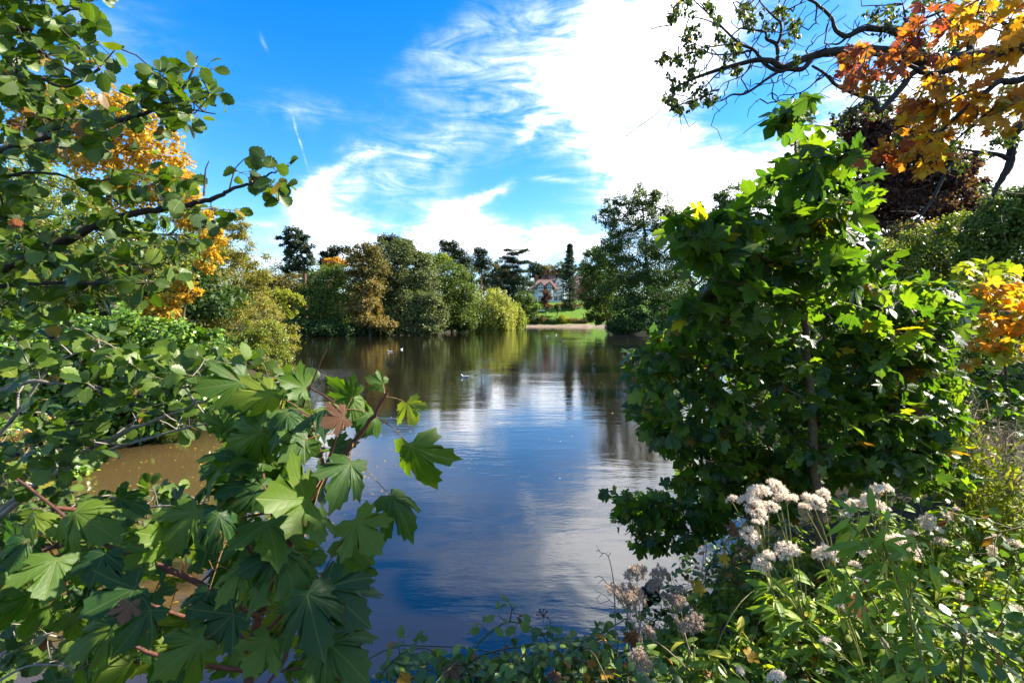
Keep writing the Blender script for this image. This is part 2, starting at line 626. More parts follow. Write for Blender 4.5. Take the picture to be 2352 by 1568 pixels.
def leaf_mat(name, stops, trans=0.42, rough=0.45, spec=0.4, tcol=(1.35, 1.5, 0.35), veins=None, blotch=0.0, under=None, mottle=0.25):
    m, t, out = new_mat(name)
    at = t.new('ShaderNodeAttribute', attribute_name='tint')
    oi = t.new('ShaderNodeObjectInfo')
    tt = t.math('FRACT', t.math('ADD', at.outputs['Fac'], oi.outputs['Random']))
    col = t.ramp(tt, stops)
    geo = t.new('ShaderNodeNewGeometry')
    nz = t.noise(geo.outputs['Position'], 60.0, 2.0)
    if mottle:
        col = t.mix(t.math('MULTIPLY', nz, mottle), col, (0.02, 0.03, 0.008, 1))
    height = None
    vmask = None
    if veins:
        uv = t.new('ShaderNodeUVMap', uv_map='UVMap')
        sp = t.new('ShaderNodeSeparateXYZ')
        t.l.new(uv.outputs[0], sp.inputs[0])
        x, y = sp.outputs[0], sp.outputs[1]
        if veins == 'maple':
            best = None
            side = None
            for a in VEINS:
                c, s = math.cos(a), math.sin(a)
                along = t.math('ADD', t.math('MULTIPLY', x, c), t.math('MULTIPLY', y, s))
                across = t.math('ABSOLUTE', t.math('SUBTRACT', t.math('MULTIPLY', x, s), t.math('MULTIPLY', y, c)))
                behind = t.math('MULTIPLY', t.math('LESS_THAN', along, 0.0), 5.0)
                dd = t.math('ADD', across, behind)
                # side veins leave at about 45 degrees
                sv = t.math('SUBTRACT', along, across)
                fr = t.math('ABSOLUTE', t.math('SUBTRACT', t.math('FRACT', t.math('MULTIPLY', sv, 7.0)), 0.5))
                if best is None:
                    best, side = dd, fr
                else:
                    less = t.math('LESS_THAN', dd, best)
                    mx = t.new('ShaderNodeMix', data_type='FLOAT')
                    t.put(mx.inputs[0], less)
                    t.put(mx.inputs[2], side)
                    t.put(mx.inputs[3], fr)
                    side = mx.outputs[0]
                    best = t.math('MINIMUM', best, dd)
            v1 = t.maprange(best, 0.006, 0.020, 1.0, 0.0)
            v2 = t.maprange(side, 0.0, 0.05, 0.4, 0.0)
        else:
            ax = t.math('ABSOLUTE', x)
            v1 = t.maprange(ax, 0.008, 0.025, 1.0, 0.0)
            sv = t.math('SUBTRACT', y, t.math('MULTIPLY', ax, 0.7))
            fr = t.math('ABSOLUTE', t.math('SUBTRACT', t.math('FRACT', t.math('MULTIPLY', sv, 8.0)), 0.5))
            v2 = t.maprange(fr, 0.0, 0.07, 0.45, 0.0)
        vmask = t.math('MAXIMUM', v1, v2)
        col = t.mix(t.math('MULTIPLY', vmask, 0.38), col, (0.22, 0.27, 0.08, 1))
        height = t.math('SUBTRACT', t.math('MULTIPLY', nz, 0.4), vmask)
    if blotch:
        bl = t.maprange(t.noise(geo.outputs['Position'], 26.0, 4.0, .65), 0.64, 0.70)
        col = t.mix(t.math('MULTIPLY', bl, blotch), col, (0.22, 0.11, 0.02, 1))
    # paler matt underside
    colf = t.mix(t.math('MULTIPLY', geo.outputs['Backfacing'], 0.35), col, under) if under else col
    b = principled(t, colf, rough, spec, height, 0.35, 0.004)
    tr = t.new('ShaderNodeBsdfTranslucent')
    tc = t.mix(1.0, col, (tcol[0], tcol[1], tcol[2], 1), 'MULTIPLY')
    t.l.new(tc, tr.inputs[0])
    mx = t.new('ShaderNodeMixShader')
    mx.inputs[0].default_value = trans
    t.l.new(b.outputs[0], mx.inputs[1])
    t.l.new(tr.outputs[0], mx.inputs[2])
    t.l.new(mx.outputs[0], out.inputs[0])
    return m


def plain_mat(name, stops, scale=4.0, rough=0.8, spec=0.25, bstr=0.4, bdist=0.02, stretch=(1, 1, 1)):
    m, t, out = new_mat(name)
    geo = t.new('ShaderNodeTexCoord')
    v = t.mapping(geo.outputs['Object'], sc=stretch)
    n = t.noise(v, scale, 6.0, 0.65)
    b = principled(t, t.ramp(n, stops), rough, spec, n, bstr, bdist)
    t.l.new(b.outputs[0], out.inputs[0])
    return m


def g(*a):
    return a


M = {}
M['bark'] = plain_mat('bark', [(0.3, (0.05, 0.04, 0.028)), (0.7, (0.13, 0.11, 0.085))], 14, stretch=(3, 3, .6))
M['bark_dark'] = plain_mat('dark_bark', [(0.3, (0.018, 0.015, 0.012)), (0.7, (0.06, 0.05, 0.04))], 14, stretch=(3, 3, .6))
M['bark_pine'] = plain_mat('pine_bark', [(0.3, (0.07, 0.035, 0.02)), (0.7, (0.2, 0.10, 0.06))], 6)
M['bark_grey'] = plain_mat('smooth_grey_bark', [(0.3, (0.14, 0.12, 0.10)), (0.7, (0.30, 0.26, 0.22))], 30, rough=.6)
M['bark_maple'] = plain_mat('young_maple_bark', [(0.3, (0.05, 0.035, 0.022)), (0.7, (0.15, 0.105, 0.07))], 35, rough=.6, bstr=.6, bdist=.003)
M['twig_red'] = plain_mat('reddish_twig', [(0.3, (0.06, 0.025, 0.018)), (0.7, (0.15, 0.06, 0.035))], 40, rough=.5)
M['petiole'] = plain_mat('petiole', [(0.3, (0.14, 0.05, 0.02)), (0.7, (0.22, 0.16, 0.05))], 40, rough=.5)
M['stem_green'] = plain_mat('green_stem', [(0.3, (0.10, 0.12, 0.02)), (0.7, (0.25, 0.22, 0.05))], 30, rough=.5)
M['stem_bramble'] = plain_mat('bramble_stem', [(0.35, (0.05, 0.09, 0.02)), (0.7, (0.13, 0.06, 0.035))], 12, rough=.5)
M['stem_dead'] = plain_mat('dead_stem', [(0.3, (0.16, 0.12, 0.08)), (0.7, (0.34, 0.27, 0.18))], 30)

M['maple_near'] = leaf_mat('near_maple_leaf', [(0, g(.024, .078, .020)), (.3, g(.040, .105, .016)), (.6, g(.075, .150, .014)), (.88, g(.135, .21, .016)), (.98, g(.19, .24, .02)), (1, g(.28, .16, .02))], .52, .48, .36, (1.5, 1.5, .3), veins='maple', under=(.06, .13, .03, 1), blotch=.6)
M['maple'] = leaf_mat('maple_leaf', [(0, g(.028, .080, .022)), (.35, g(.052, .120, .018)), (.65, g(.105, .19, .018)), (.955, g(.18, .26, .025)), (.98, g(.45, .32, .02)), (1, g(.34, .09, .02))], .60, .34, .5, (1.5, 1.55, .3), veins='maple', under=(.07, .14, .035, 1))
M['maple_red'] = leaf_mat('dark_red_maple_leaf', [(0, g(.34, .07, .025)), (.4, g(.22, .04, .035)), (.6, g(.50, .16, .02)), (.8, g(.60, .30, .02)), (1, g(.36, .08, .03))], .58, .45, .35, (1.3, 1.2, .7), 'maple', mottle=.1)
M['maple_dry'] = leaf_mat('dry_maple_leaf', [(0, g(.20, .09, .05)), (1, g(.17, .06, .035))], .35, .7, .2, (1.2, 1, .6), 'maple')
M['maple_orange'] = leaf_mat('orange_maple_leaf', [(0, g(.62, .27, .015)), (.3, g(.70, .36, .02)), (.5, g(.55, .16, .02)), (.65, g(.60, .40, .03)), (.85, g(.42, .12, .02)), (1, g(.30, .30, .03))], .60, .45, .35, (1.3, 1.25, .6), 'maple', mottle=.1)
M['alder'] = leaf_mat('alder_leaf', [(0, g(0.038, 0.080, 0.010)), (.5, g(0.072, 0.124, 0.012)), (.93, g(0.131, 0.202, 0.017)), (.975, g(0.224, 0.270, 0.024)), (.99, g(0.374, 0.125, 0.025)), (1, g(0.250, 0.075, 0.037))], .42, .42, .45, veins='oval', under=(.10, .16, .05, 1))
M['bramble'] = leaf_mat('bramble_leaf', [(0, g(0.064, 0.131, 0.028)), (.5, g(0.105, 0.191, 0.032)), (.85, g(0.191, 0.277, 0.032)), (.94, g(0.353, 0.383, 0.037)), (.97, g(0.394, 0.088, 0.040)), (1, g(0.668, 0.256, 0.040))], .30, .42, .5, veins='oval', under=(.10, .16, .05, 1))
M['agrimony'] = leaf_mat('agrimony_leaf', [(0, g(0.133, 0.215, 0.023)), (.6, g(0.241, 0.368, 0.035)), (.9, g(0.432, 0.485, 0.035)), (1, g(0.540, 0.468, 0.053))], .42, .5, .35, veins='oval', under=(.10, .16, .05, 1))
M['fluff'] = leaf_mat('seed_fluff', [(0, g(.80, .72, .61)), (.5, g(.92, .87, .79)), (1, g(.64, .50, .38))], .45, .9, .1, (1.05, 1.0, .94), mottle=0)
M['fluff_brown'] = leaf_mat('brown_seed_fluff', [(0, g(0.406, 0.304, 0.232)), (.5, g(0.580, 0.478, 0.392)), (1, g(0.319, 0.203, 0.131))], .4, .9, .1, (1.05, 1.0, .95), mottle=0)
M['laurel'] = leaf_mat('glossy_laurel_leaf', [(0, g(0.072, 0.154, 0.019)), (.6, g(0.140, 0.255, 0.027)), (1, g(0.279, 0.383, 0.032))], .30, .28, .6, under=(.10, .16, .05, 1))
M['yellow'] = leaf_mat('yellow_maple_leaf', [(0, g(.58, .34, .03)), (.5, g(.68, .46, .05)), (.8, g(.55, .28, .03)), (1, g(.45, .42, .06))], .5, .5, .3, (1.2, 1.2, .6), mottle=.12)
M['ochre'] = leaf_mat('ochre_leaf', [(0, g(0.236, 0.212, 0.025)), (.5, g(0.293, 0.293, 0.059)), (.8, g(0.413, 0.255, 0.089)), (1, g(0.353, 0.381, 0.038))], .4, .5, .3, under=(.10, .16, .05, 1))
M['light_green'] = leaf_mat('light_green_leaf', [(0, g(0.139, 0.185, 0.021)), (.6, g(0.233, 0.285, 0.031)), (1, g(0.466, 0.369, 0.071))], .4, .35, .5, under=(.10, .16, .05, 1))
M['peach'] = leaf_mat('dying_spray_leaf', [(0, g(.55, .26, .08)), (1, g(.6, .4, .12))], .45, .5, .3, under=(.6, .4, .2, 1))


def far(name, a, b, c, trans=.3):
    return leaf_mat(name, [(0, a), (.5, b), (1, c)], trans, .6, .25)


M['f_dark'] = far('dark_green_foliage', (0.030, 0.063, 0.020), (0.050, 0.093, 0.021), (0.078, 0.127, 0.023))
M['f_holm'] = far('grey_green_foliage', (0.084, 0.110, 0.035), (0.138, 0.160, 0.050), (0.200, 0.218, 0.066), .2)
M['f_turn'] = far('turning_foliage', (0.143, 0.135, 0.032), (0.301, 0.215, 0.063), (0.428, 0.270, 0.088))
M['f_brown'] = far('brown_foliage', (0.104, 0.104, 0.024), (0.165, 0.134, 0.034), (0.232, 0.171, 0.049))
M['f_green'] = far('mid_green_foliage', (0.068, 0.111, 0.020), (0.110, 0.162, 0.027), (0.209, 0.240, 0.033))
M['f_orange'] = far('orange_foliage', (0.700, 0.285, 0.023), (0.700, 0.412, 0.032), (0.603, 0.159, 0.023))
M['f_pine'] = far('pine_needles', (0.027, 0.050, 0.023), (0.044, 0.074, 0.032), (0.078, 0.101, 0.035), .12)
M['f_blue'] = far('cedar_needles', (0.030, 0.057, 0.032), (0.052, 0.084, 0.043), (0.081, 0.110, 0.048), .12)
M['f_willow'] = far('willow_foliage', (0.376, 0.328, 0.046), (0.392, 0.412, 0.091), (0.536, 0.495, 0.144), .4)
M['f_willow2'] = far('green_willow_foliage', (0.222, 0.268, 0.035), (0.311, 0.337, 0.035), (0.400, 0.404, 0.060), .4)
M['f_copper'] = far('copper_foliage', (.070, .032, .036), (.12, .050, .048), (.19, .085, .06), .5)
M['f_red'] = far('red_foliage', (0.254, 0.048, 0.023), (0.349, 0.079, 0.032), (0.190, 0.079, 0.032), .4)
M['f_open'] = far('open_crown_foliage', (0.056, 0.098, 0.023), (0.093, 0.139, 0.030), (0.154, 0.193, 0.041), .35)
M['f_ygreen'] = far('yellow_green_foliage', (0.200, 0.253, 0.023), (0.333, 0.337, 0.030), (0.412, 0.412, 0.048), .45)
M['f_far'] = far('distant_foliage', (0.067, 0.088, 0.027), (0.106, 0.127, 0.035), (0.167, 0.168, 0.048), .2)
# ------------------------------------------------------------------ the lake, the ground
LAKE = np.array([(-3.2, 2.2), (-.9, 2.55), (.5, 2.85), (1.0, 3.2), (1.6, 3.9), (2.3, 4.9), (3.4, 6.6), (5.2, 10), (7.6, 15), (12, 26), (17, 44), (20, 60), (23, 74),
                 (19, 86), (18.5, 95), (22, 112), (30, 140), (38, 168), (30, 176), (5.0, 178), (-2, 160), (-9, 127), (-15, 95), (-21, 77),
                 (-27, 73), (-33, 71), (-42, 69), (-48, 62), (-36, 50), (-22, 38), (-13.5, 29), (-10.5, 20), (-8.4, 12), (-7.4, 8.2), (-6.6, 5.2), (-5.2, 3.2)], float)


def lake_dist(x, y):
    """distance to the shore, positive on land"""
    p = np.stack([x, y], -1)
    best = np.full(x.shape, 1e9)
    inside = np.zeros(x.shape, bool)
    for i in range(len(LAKE)):
        a, b = LAKE[i - 1], LAKE[i]
        ab = b - a
        t = np.clip(((p - a) @ ab) / (ab @ ab), 0, 1)
        best = np.minimum(best, np.linalg.norm(p - a - t[..., None] * ab, axis=-1))
        c = (a[1] > y) != (b[1] > y)
        inside ^= c & (x < (b[0] - a[0]) * (y - a[1]) / (b[1] - a[1] + 1e-12) + a[0])
    return np.where(inside, -best, best)


def ground_z(x, y):
    x, y = np.asarray(x, float), np.asarray(y, float)
    s = lake_dist(x, y)
    so = np.maximum(s, 0)
    near = 0.85 * (1 - np.exp(-so / 0.9)) + 0.015 * np.minimum(so, 100)
    far = np.where(so < 4, so * .16, np.where(so < 38, .64 + (so - 4) * .30, 10.8 + (so - 38) * .05))
    far = np.minimum(far, 17)
    w = np.clip((y - 150) / 25, 0, 1)
    z = near * (1 - w) + far * w
    bump = 0.05 * np.sin(x * 1.7 + 2 * np.sin(y * .9)) * np.cos(y * 1.3) * np.clip(so, 0, 1)
    return np.where(s > 0, z + bump, np.maximum(s * .45, -1.4))


def gz(x, y):
    return float(ground_z(np.array([x]), np.array([y]))[0])


def build_ground():
    xs = np.unique(np.r_[np.sinh(np.linspace(-6.6, 6.6, 210)) * 4.0])
    ys = np.r_[-1500, -700, -300, -120, -50, -20, -8, np.linspace(-4, 12, 70), np.linspace(12.4, 60, 60), np.linspace(61, 260, 130), 300, 380, 500, 800, 1300, 2600]
    X, Y = np.meshgrid(xs, ys)
    Z = ground_z(X, Y)
    V = np.stack([X, Y, Z], -1).reshape(-1, 3)
    ny, nx = X.shape
    i = (np.arange(ny - 1)[:, None] * nx + np.arange(nx - 1)[None]).reshape(-1)
    Fq = np.stack([i, i + 1, i + nx + 1, i + nx], -1)
    c = V[Fq].mean(1)
    s = lake_dist(c[:, 0], c[:, 1])
    lawn = (c[:, 1] > 176) & (c[:, 1] < 236) & (s > 4.5) & (c[:, 0] > -25) & (c[:, 0] < 60)
    mud = (c[:, 1] > 160) & (s <= 4.5) & (s > -3)
    for name, mask, mat in (('ground', ~(lawn | mud), M['soil']), ('lawn', lawn, M['lawn']), ('mud_beach', mud, M['mud'])):
        f = Fq[mask]
        used, inv = np.unique(f, return_inverse=True)
        o = link(name, mesh_np(name, V[used], inv.reshape(f.shape), mat))
        o['kind'] = 'structure'


m_, t_, o_ = new_mat('soil_and_leaf_litter')
ge = t_.new('ShaderNodeNewGeometry')
n1 = t_.noise(ge.outputs['Position'], 1.2, 8, .7)
n2 = t_.noise(ge.outputs['Position'], 22, 4, .7)
c_ = t_.ramp(t_.math('ADD', t_.math('MULTIPLY', n1, .5), t_.math('MULTIPLY', n2, .5)), [(.3, (.018, .014, .009)), (.5, (.04, .032, .018)), (.62, (.035, .05, .016)), (.75, (.09, .06, .03))])
t_.l.new(principled(t_, c_, .95, .1, n2, .8, .03).outputs[0], o_.inputs[0])
M['soil'] = m_
m_, t_, o_ = new_mat('lawn_grass')
ge = t_.new('ShaderNodeNewGeometry')
n1 = t_.noise(ge.outputs['Position'], .35, 6, .7)
n2 = t_.noise(ge.outputs['Position'], 7, 3, .7)
c_ = t_.ramp(t_.math('ADD', t_.math('MULTIPLY', n1, .6), t_.math('MULTIPLY', n2, .4)), [(.3, (.06, .12, .012)), (.55, (.11, .20, .018)), (.75, (.15, .20, .03))])
t_.l.new(principled(t_, c_, .9, .15, n2, .8, .06).outputs[0], o_.inputs[0])
M['lawn'] = m_
m_, t_, o_ = new_mat('mud_with_fallen_leaves')
ge = t_.new('ShaderNodeNewGeometry')
n1 = t_.noise(t_.mapping(ge.outputs['Position'], sc=(.4, 1.5, 1)), .8, 8, .75)
c_ = t_.ramp(n1, [(.35, (.08, .055, .035)), (.5, (.24, .17, .11)), (.65, (.36, .27, .19))])
t_.l.new(principled(t_, c_, .8, .3, n1, .8, .05).outputs[0], o_.inputs[0])
M['mud'] = m_

# water: murky brown body under a rippled mirror
COOT = P(1496, 1362, 2.4 * F / (1378 - HOR))
m_, t_, o_ = new_mat('lake_water')
ge = t_.new('ShaderNodeNewGeometry')
pos = ge.outputs['Position']
big_ = t_.noise(t_.mapping(pos, sc=(.10, .22, 1)), 1.0, 3, .5)
patch = t_.maprange(big_, .35, .65, .25, 1.0)
r1 = t_.noise(t_.mapping(pos, rot=(0, 0, .15), sc=(.55, 1.6, 1)), 2.3, 3, .55, .3)
r2 = t_.noise(t_.mapping(pos, rot=(0, 0, -.2), sc=(.8, 1.6, 1)), 7.5, 3, .6, .2)
r3 = t_.noise(t_.mapping(pos, sc=(.3, .8, 1)), .9, 2, .5)
h = t_.math('ADD', t_.math('MULTIPLY', t_.math('MULTIPLY', r1, patch), .0062), t_.math('MULTIPLY', t_.math('MULTIPLY', r2, patch), .0010))
h = t_.math('MULTIPLY_ADD', r3, .009, h)
for (cx, cy, rad, freq, amp) in ((COOT[0] - .15, COOT[1] + .35, 1.1, 26.0, .0006), (-2.0, 21.6, 2.0, 16.0, .0022), (6.9, 62, 5.0, 5.0, .009)):
    v = t_.vmath('MULTIPLY', t_.vmath('SUBTRACT', pos, (cx, cy, 0)), (1, 1, 0))
    ln = t_.vmath('LENGTH', v, out=1)
    wv = t_.math('SINE', t_.math('MULTIPLY', t_.math('ADD', ln, t_.math('MULTIPLY', r3, .35)), freq * 1.0))
    fall = t_.maprange(ln, rad * .15, rad, 1.0, 0.0)
    h = t_.math('ADD', h, t_.math('MULTIPLY', t_.math('MULTIPLY', wv, fall), amp))
# ruffled streak of wind on the left side
v = t_.vmath('MULTIPLY', t_.vmath('SUBTRACT', pos, (-8.0, 22.0, 0)), (1 / 5.0, 1 / 4.5, 0))
gl = t_.maprange(t_.vmath('LENGTH', v, out=1), .2, 1.0, 1.0, 0.0)
h = t_.math('ADD', h, t_.math('MULTIPLY', t_.math('MULTIPLY', t_.noise(t_.mapping(pos, sc=(.8, 2.2, 1)), 5, 3, .6), gl), .007))
h = t_.math('MULTIPLY_ADD', t_.noise(t_.mapping(pos, sc=(.6, 1.5, 1)), 16, 3, .6), .0007, h)
bn = t_.new('ShaderNodeBump')
bn.inputs['Strength'].default_value = 1.0
bn.inputs['Distance'].default_value = 1.0
t_.l.new(h, bn.inputs['Height'])
spk = t_.maprange(t_.noise(pos, 9.0, 1, .5), .80, .83)
bcol = t_.mix(t_.noise(pos, .5, 4, .6), (.0085, .0065, .004, 1), (.014, .010, .005, 1))
# muddy shallows by the left bank, their sunlit golden brown painted into the colour
sunlit_shal = t_.maprange(t_.vmath('LENGTH', t_.vmath('MULTIPLY', t_.vmath('SUBTRACT', pos, (-5.0, 6.0, 0)), (1 / 3.6, 1 / 7.0, 0)), out=1), 0.4, 1.0, 1.0, 0.0)
bcol = t_.mix(t_.math('MULTIPLY', sunlit_shal, .8), bcol, (.11, .072, .026, 1))
bcol = t_.mix(spk, bcol, (.5, .42, .3, 1))
bb = t_.new('ShaderNodeBsdfPrincipled')
t_.l.new(bcol, bb.inputs['Base Color'])
bb.inputs['Roughness'].default_value = .015
bb.inputs['IOR'].default_value = 1.85
t_.l.new(bn.outputs[0], bb.inputs['Normal'])
t_.l.new(bb.outputs[0], o_.inputs[0])
M['water'] = m_

build_ground()
wx, wy = np.meshgrid(np.linspace(-90, 70, 33), np.linspace(0.8, 200, 41))
i_ = (np.arange(40)[:, None] * 33 + np.arange(32)[None]).reshape(-1)
wo = link('water', mesh_np('water', np.stack([wx, wy, 0 * wx], -1).reshape(-1, 3), np.stack([i_, i_ + 1, i_ + 34, i_ + 33], -1), M['water']))
wo['kind'] = 'structure'


# ------------------------------------------------------------------ trees built of clumps
def crown_points(lobes, d, nclump, depth=0.85, inner=0.62, flat=0):
    """clump centres over the outer shell of each lobe, their outward directions"""
    C, N, R = [], [], []
    area = [l[2] * l[3] for l in lobes]
    tot = sum(area)
    for l, a in zip(lobes, area):
        n = max(6, int(nclump * a / tot))
        dd = d + (l[4] if len(l) > 4 else 0)
        c = P(l[0], l[1], dd)
        rx, rz = l[2] / F * dd, l[3] / F * dd
        ry = depth * (rx + rz) / 2
        v = nrmz(RNG.normal(0, 1, (n, 3)))
        rad = RNG.uniform(inner, 1.02, n)[:, None] ** 0.7
        C.append(c + v * rad * np.array((rx, ry, rz)))
        N.append(nrmz(v / np.array((rx, ry, rz))))
        R.append(np.full(n, math.sqrt(rx * rz)))
    return np.concatenate(C), np.concatenate(N), np.concatenate(R)


def tree(name, label, d, lobes, mat, leaf, nleaf, nclump=120, clump=0.34, base=None, trunk_px=None, trunk_r=.25, bark='bark', depth=.85, inner=.62,
         up=.35, proto=None, hang=0.0, cat='tree', group=None, branches=True, squash=.65, needle_dir=False, crown='crown', rnd=.6, extra=None, tip_r=.02, wood_tips=260):
    if base is None:
        base = (sum(l[0] for l in lobes) / len(lobes), None)
    bx = P(base[0], 700, d)[0]
    bz = gz(bx, d) - .05
    r = root(name, (bx, d, bz), label, cat, group)
    C, N, R = crown_points(lobes, d, nclump, depth, inner)
    C[:, 2] = np.maximum(C[:, 2], np.maximum(ground_z(C[:, 0], C[:, 1]), 0) + .15)
    per = max(4, nleaf // len(C))
    n = len(C)
    ci = np.repeat(np.arange(n), per)
    off = RNG.normal(0, 1, (n * per, 3))
    off = off / np.maximum(np.linalg.norm(off, axis=1, keepdims=True), .01) * np.minimum(RNG.gamma(3.0, .27, (n * per, 1)), 2.2)
    cs = (clump * R * RNG.uniform(.6, 1.35, n))[ci][:, None]
    pos = C[ci] + off * cs * np.array((1, 1, squash))
    if hang:
        pos[:, 2] -= RNG.uniform(0, 1, len(pos)) * hang * RNG.uniform(.5, 1.2, n)[ci]
    zf = np.maximum(ground_z(pos[:, 0], pos[:, 1]), 0) + .05
    pos[:, 2] = np.where(pos[:, 2] < zf, zf + RNG.uniform(0, .5, len(pos)), pos[:, 2])
    nrm = N[ci] * .45 + nrmz(off) * .5 + np.array((0, 0, up)) + RNG.normal(0, rnd, pos.shape) * .75
    tip = nrmz(off) * .8 + RNG.normal(0, .6, pos.shape) + (np.array((0, 0, -1.6)) if hang else np.array((0, 0, -.25)))
    size = leaf * RNG.uniform(.6, 1.5, len(pos))
    V, Fc, T, U = leaves_np(proto or DIAMOND, pos, tip, nrm, size)
    o = link(crown, mesh_np(crown, V, Fc, mat, T), r)
    o['kind'] = 'stuff'
    # trunk with limbs that reach into the crown
    if trunk_px:
        tp = [P(x, y, d) for x, y in trunk_px]
    else:
        top = C[np.argmax(C[:, 2])]
        mid = C.mean(0)
        tp = [np.array((bx, d, bz)), np.array((bx * .6 + mid[0] * .4, d, bz * .5 + mid[2] * .5)), mid * .6 + top * .4]
    tp[0] = np.array((tp[0][0], d, bz))
    path = wiggly(tp, 6, .04)
    rr = np.linspace(trunk_r, trunk_r * .3, len(path))
    tv = [tube_np(path, rr, 8)]
    o = link('trunk', mesh_np('trunk', tv[0][0], tv[0][1], M[bark]), r)
    if branches:
        sel = RNG.permutation(n)[:wood_tips]
        (bv, bf), _ = network(path[2:], C[sel], tip_r, .5, .3, 4, .08, .06, trunk_r * .55)
        link('branches', mesh_np('branches', bv, bf, M[bark]), r)['kind'] = 'stuff'
    if extra:
        extra(r, C, N)
    return r


def spruce(name, label, d, x, ytop, ybot, halfw, mat, trunk_r):
    bx = P(x, 700, d)[0]
    bz = gz(bx, d)
    r = root(name, (bx, d, bz), label, 'tree')
    ztop, zbot = P(x, ytop, d)[2], P(x, ybot, d)[2]
    link('trunk', mesh_np('trunk', *tube_np(np.array([(bx, d, bz - .1), (bx, d, (bz + ztop) / 2), (bx, d, ztop)]), np.array([trunk_r, trunk_r * .6, .03]), 8), M['bark_dark']), r)
    W_ = halfw / F * d
    A, B = [], []
    z = zbot
    while z < ztop - .3:
        f = (ztop - z) / (ztop - zbot)
        L = W_ * (f ** .75) * random.uniform(.55, 1.2) + .25
        k = 9
        a0 = random.random() * 6
        for i in range(k):
            a = a0 + i * 2 * math.pi / k + random.uniform(-.2, .2)
            l = L * random.uniform(.75, 1.1)
            A.append((bx, d, z + random.uniform(-.2, .2)))
            B.append((bx + math.cos(a) * l, d + math.sin(a) * l, z - l * random.uniform(.12, .38) + .2))
        z += .55 + .25 * f
    A, B = np.array(A), np.array(B)
    link('branches', mesh_np('branches', *tubes_many(A, B, .06, .02, .08, 4), M['bark_dark']), r)['kind'] = 'stuff'
    n = len(A) * 60
    k = RNG.integers(0, len(A), n)
    t = RNG.uniform(.12, 1.0, n)[:, None] ** .8
    dr = nrmz(B - A)[k]
    pos = A[k] + (B - A)[k] * t + RNG.normal(0, 1, (n, 3)) * np.array((.28, .28, .12))
    pos[:, 2] -= RNG.uniform(0, .35, n)
    tip = dr + RNG.normal(0, .5, (n, 3)) + np.array((0, 0, -.5))
    V, Fc, T, U = leaves_np(DIAMOND, pos, tip, RNG.normal(0, .5, (n, 3)) + np.array((0, 0, .9)), RNG.uniform(.22, .5, n))
    o = link('crown', mesh_np('crown', V, Fc, mat, T), r)
    o['kind'] = 'stuff'


def cedar(name, label, d, x, tiers, mat, base_y=None, trunk_top=None, leaf=.35, per=2600, droop=.12, trunk_r=.5, bark='bark_dark', thick=.09):
    """flat plates of foliage on long level limbs; tiers: (px, py, half width px, tilt)"""
    bx = P(x, 700, d)[0]
    bz = gz(bx, d)
    r = root(name, (bx, d, bz), label, 'tree')
    ztop = P(x, trunk_top, d)[2]
    path = wiggly([(bx, d, bz - .1), (bx + .2, d, (bz + ztop) / 2), (P(x, 0, d)[0], d, ztop)], 6, .02)
    link('trunk', mesh_np('trunk', *tube_np(path, np.linspace(trunk_r, .08, len(path)), 8), M[bark]), r)
    A, B, pos, nr = [], [], [], []
    for (px, py, hw, tilt) in tiers:
        c = P(px, py, d)
        w = hw / F * d
        z0 = c[2] - .6
        near = path[np.argmin(np.abs(path[:, 2] - z0))]
        n = int(per * (hw / 30.0) ** 1.3) + 200
        a = RNG.uniform(0, 2 * np.pi, n)
        nb = max(9, int(hw / 2.2))
        lobes_ = RNG.uniform(.65, 1.08, nb)
        rad = RNG.uniform(0, 1, n) ** .55 * lobes_[(a / (2 * np.pi) * nb).astype(int) % nb] * w
        q = np.stack([c[0] + np.cos(a) * rad, c[1] + np.sin(a) * rad * .85, c[2] + tilt * np.cos(a) * rad - droop * rad ** 2 / max(w, .1) + RNG.normal(0, thick * w * .5 + .12, n)], -1)
        pos.append(q)
        for j in range(nb):
            aa = (j + .5) / nb * 2 * np.pi
            l = w * lobes_[j] * .95
            A.append(near)
            B.append((c[0] + math.cos(aa) * l, c[1] + math.sin(aa) * l * .85, c[2] + tilt * math.cos(aa) * l - droop * l * l / w - .15))
    pos = np.concatenate(pos)
    pos[:, 2] = np.maximum(pos[:, 2], ground_z(pos[:, 0], pos[:, 1]) + .2)
    link('branches', mesh_np('branches', *tubes_many(np.array(A), np.array(B), .12, .03, .05, 4), M[bark]), r)['kind'] = 'stuff'
    n = len(pos)
    V, Fc, T, U = leaves_np(DIAMOND, pos, RNG.normal(0, 1, (n, 3)) * np.array((1, 1, .3)), RNG.normal(0, .4, (n, 3)) + np.array((0, 0, .8)), leaf * RNG.uniform(.7, 1.3, n))
    o = link('crown', mesh_np('crown', V, Fc, mat, T), r)
    o['kind'] = 'stuff'


def lowgrowth():
    for lab, dd, lobes_, mt in (('dark shrubs overhanging the water left of the metal fence post', 84, [(1415, 750, 24, 14), (1450, 750, 34, 20), (1490, 748, 34, 24)], 'f_dark'),
                                ('dark shrubs on the shore behind the metal fence post', 68, [(1500, 752, 30, 22), (1540, 745, 36, 30), (1590, 740, 40, 36), (1640, 740, 40, 36), (1690, 745, 40, 36)], 'f_dark')):
        tree('waterside_shrub', lab, dd, lobes_, M[mt], .22, 15000, 110, cat='shrub', trunk_r=.08, clump=.4, inner=.3)


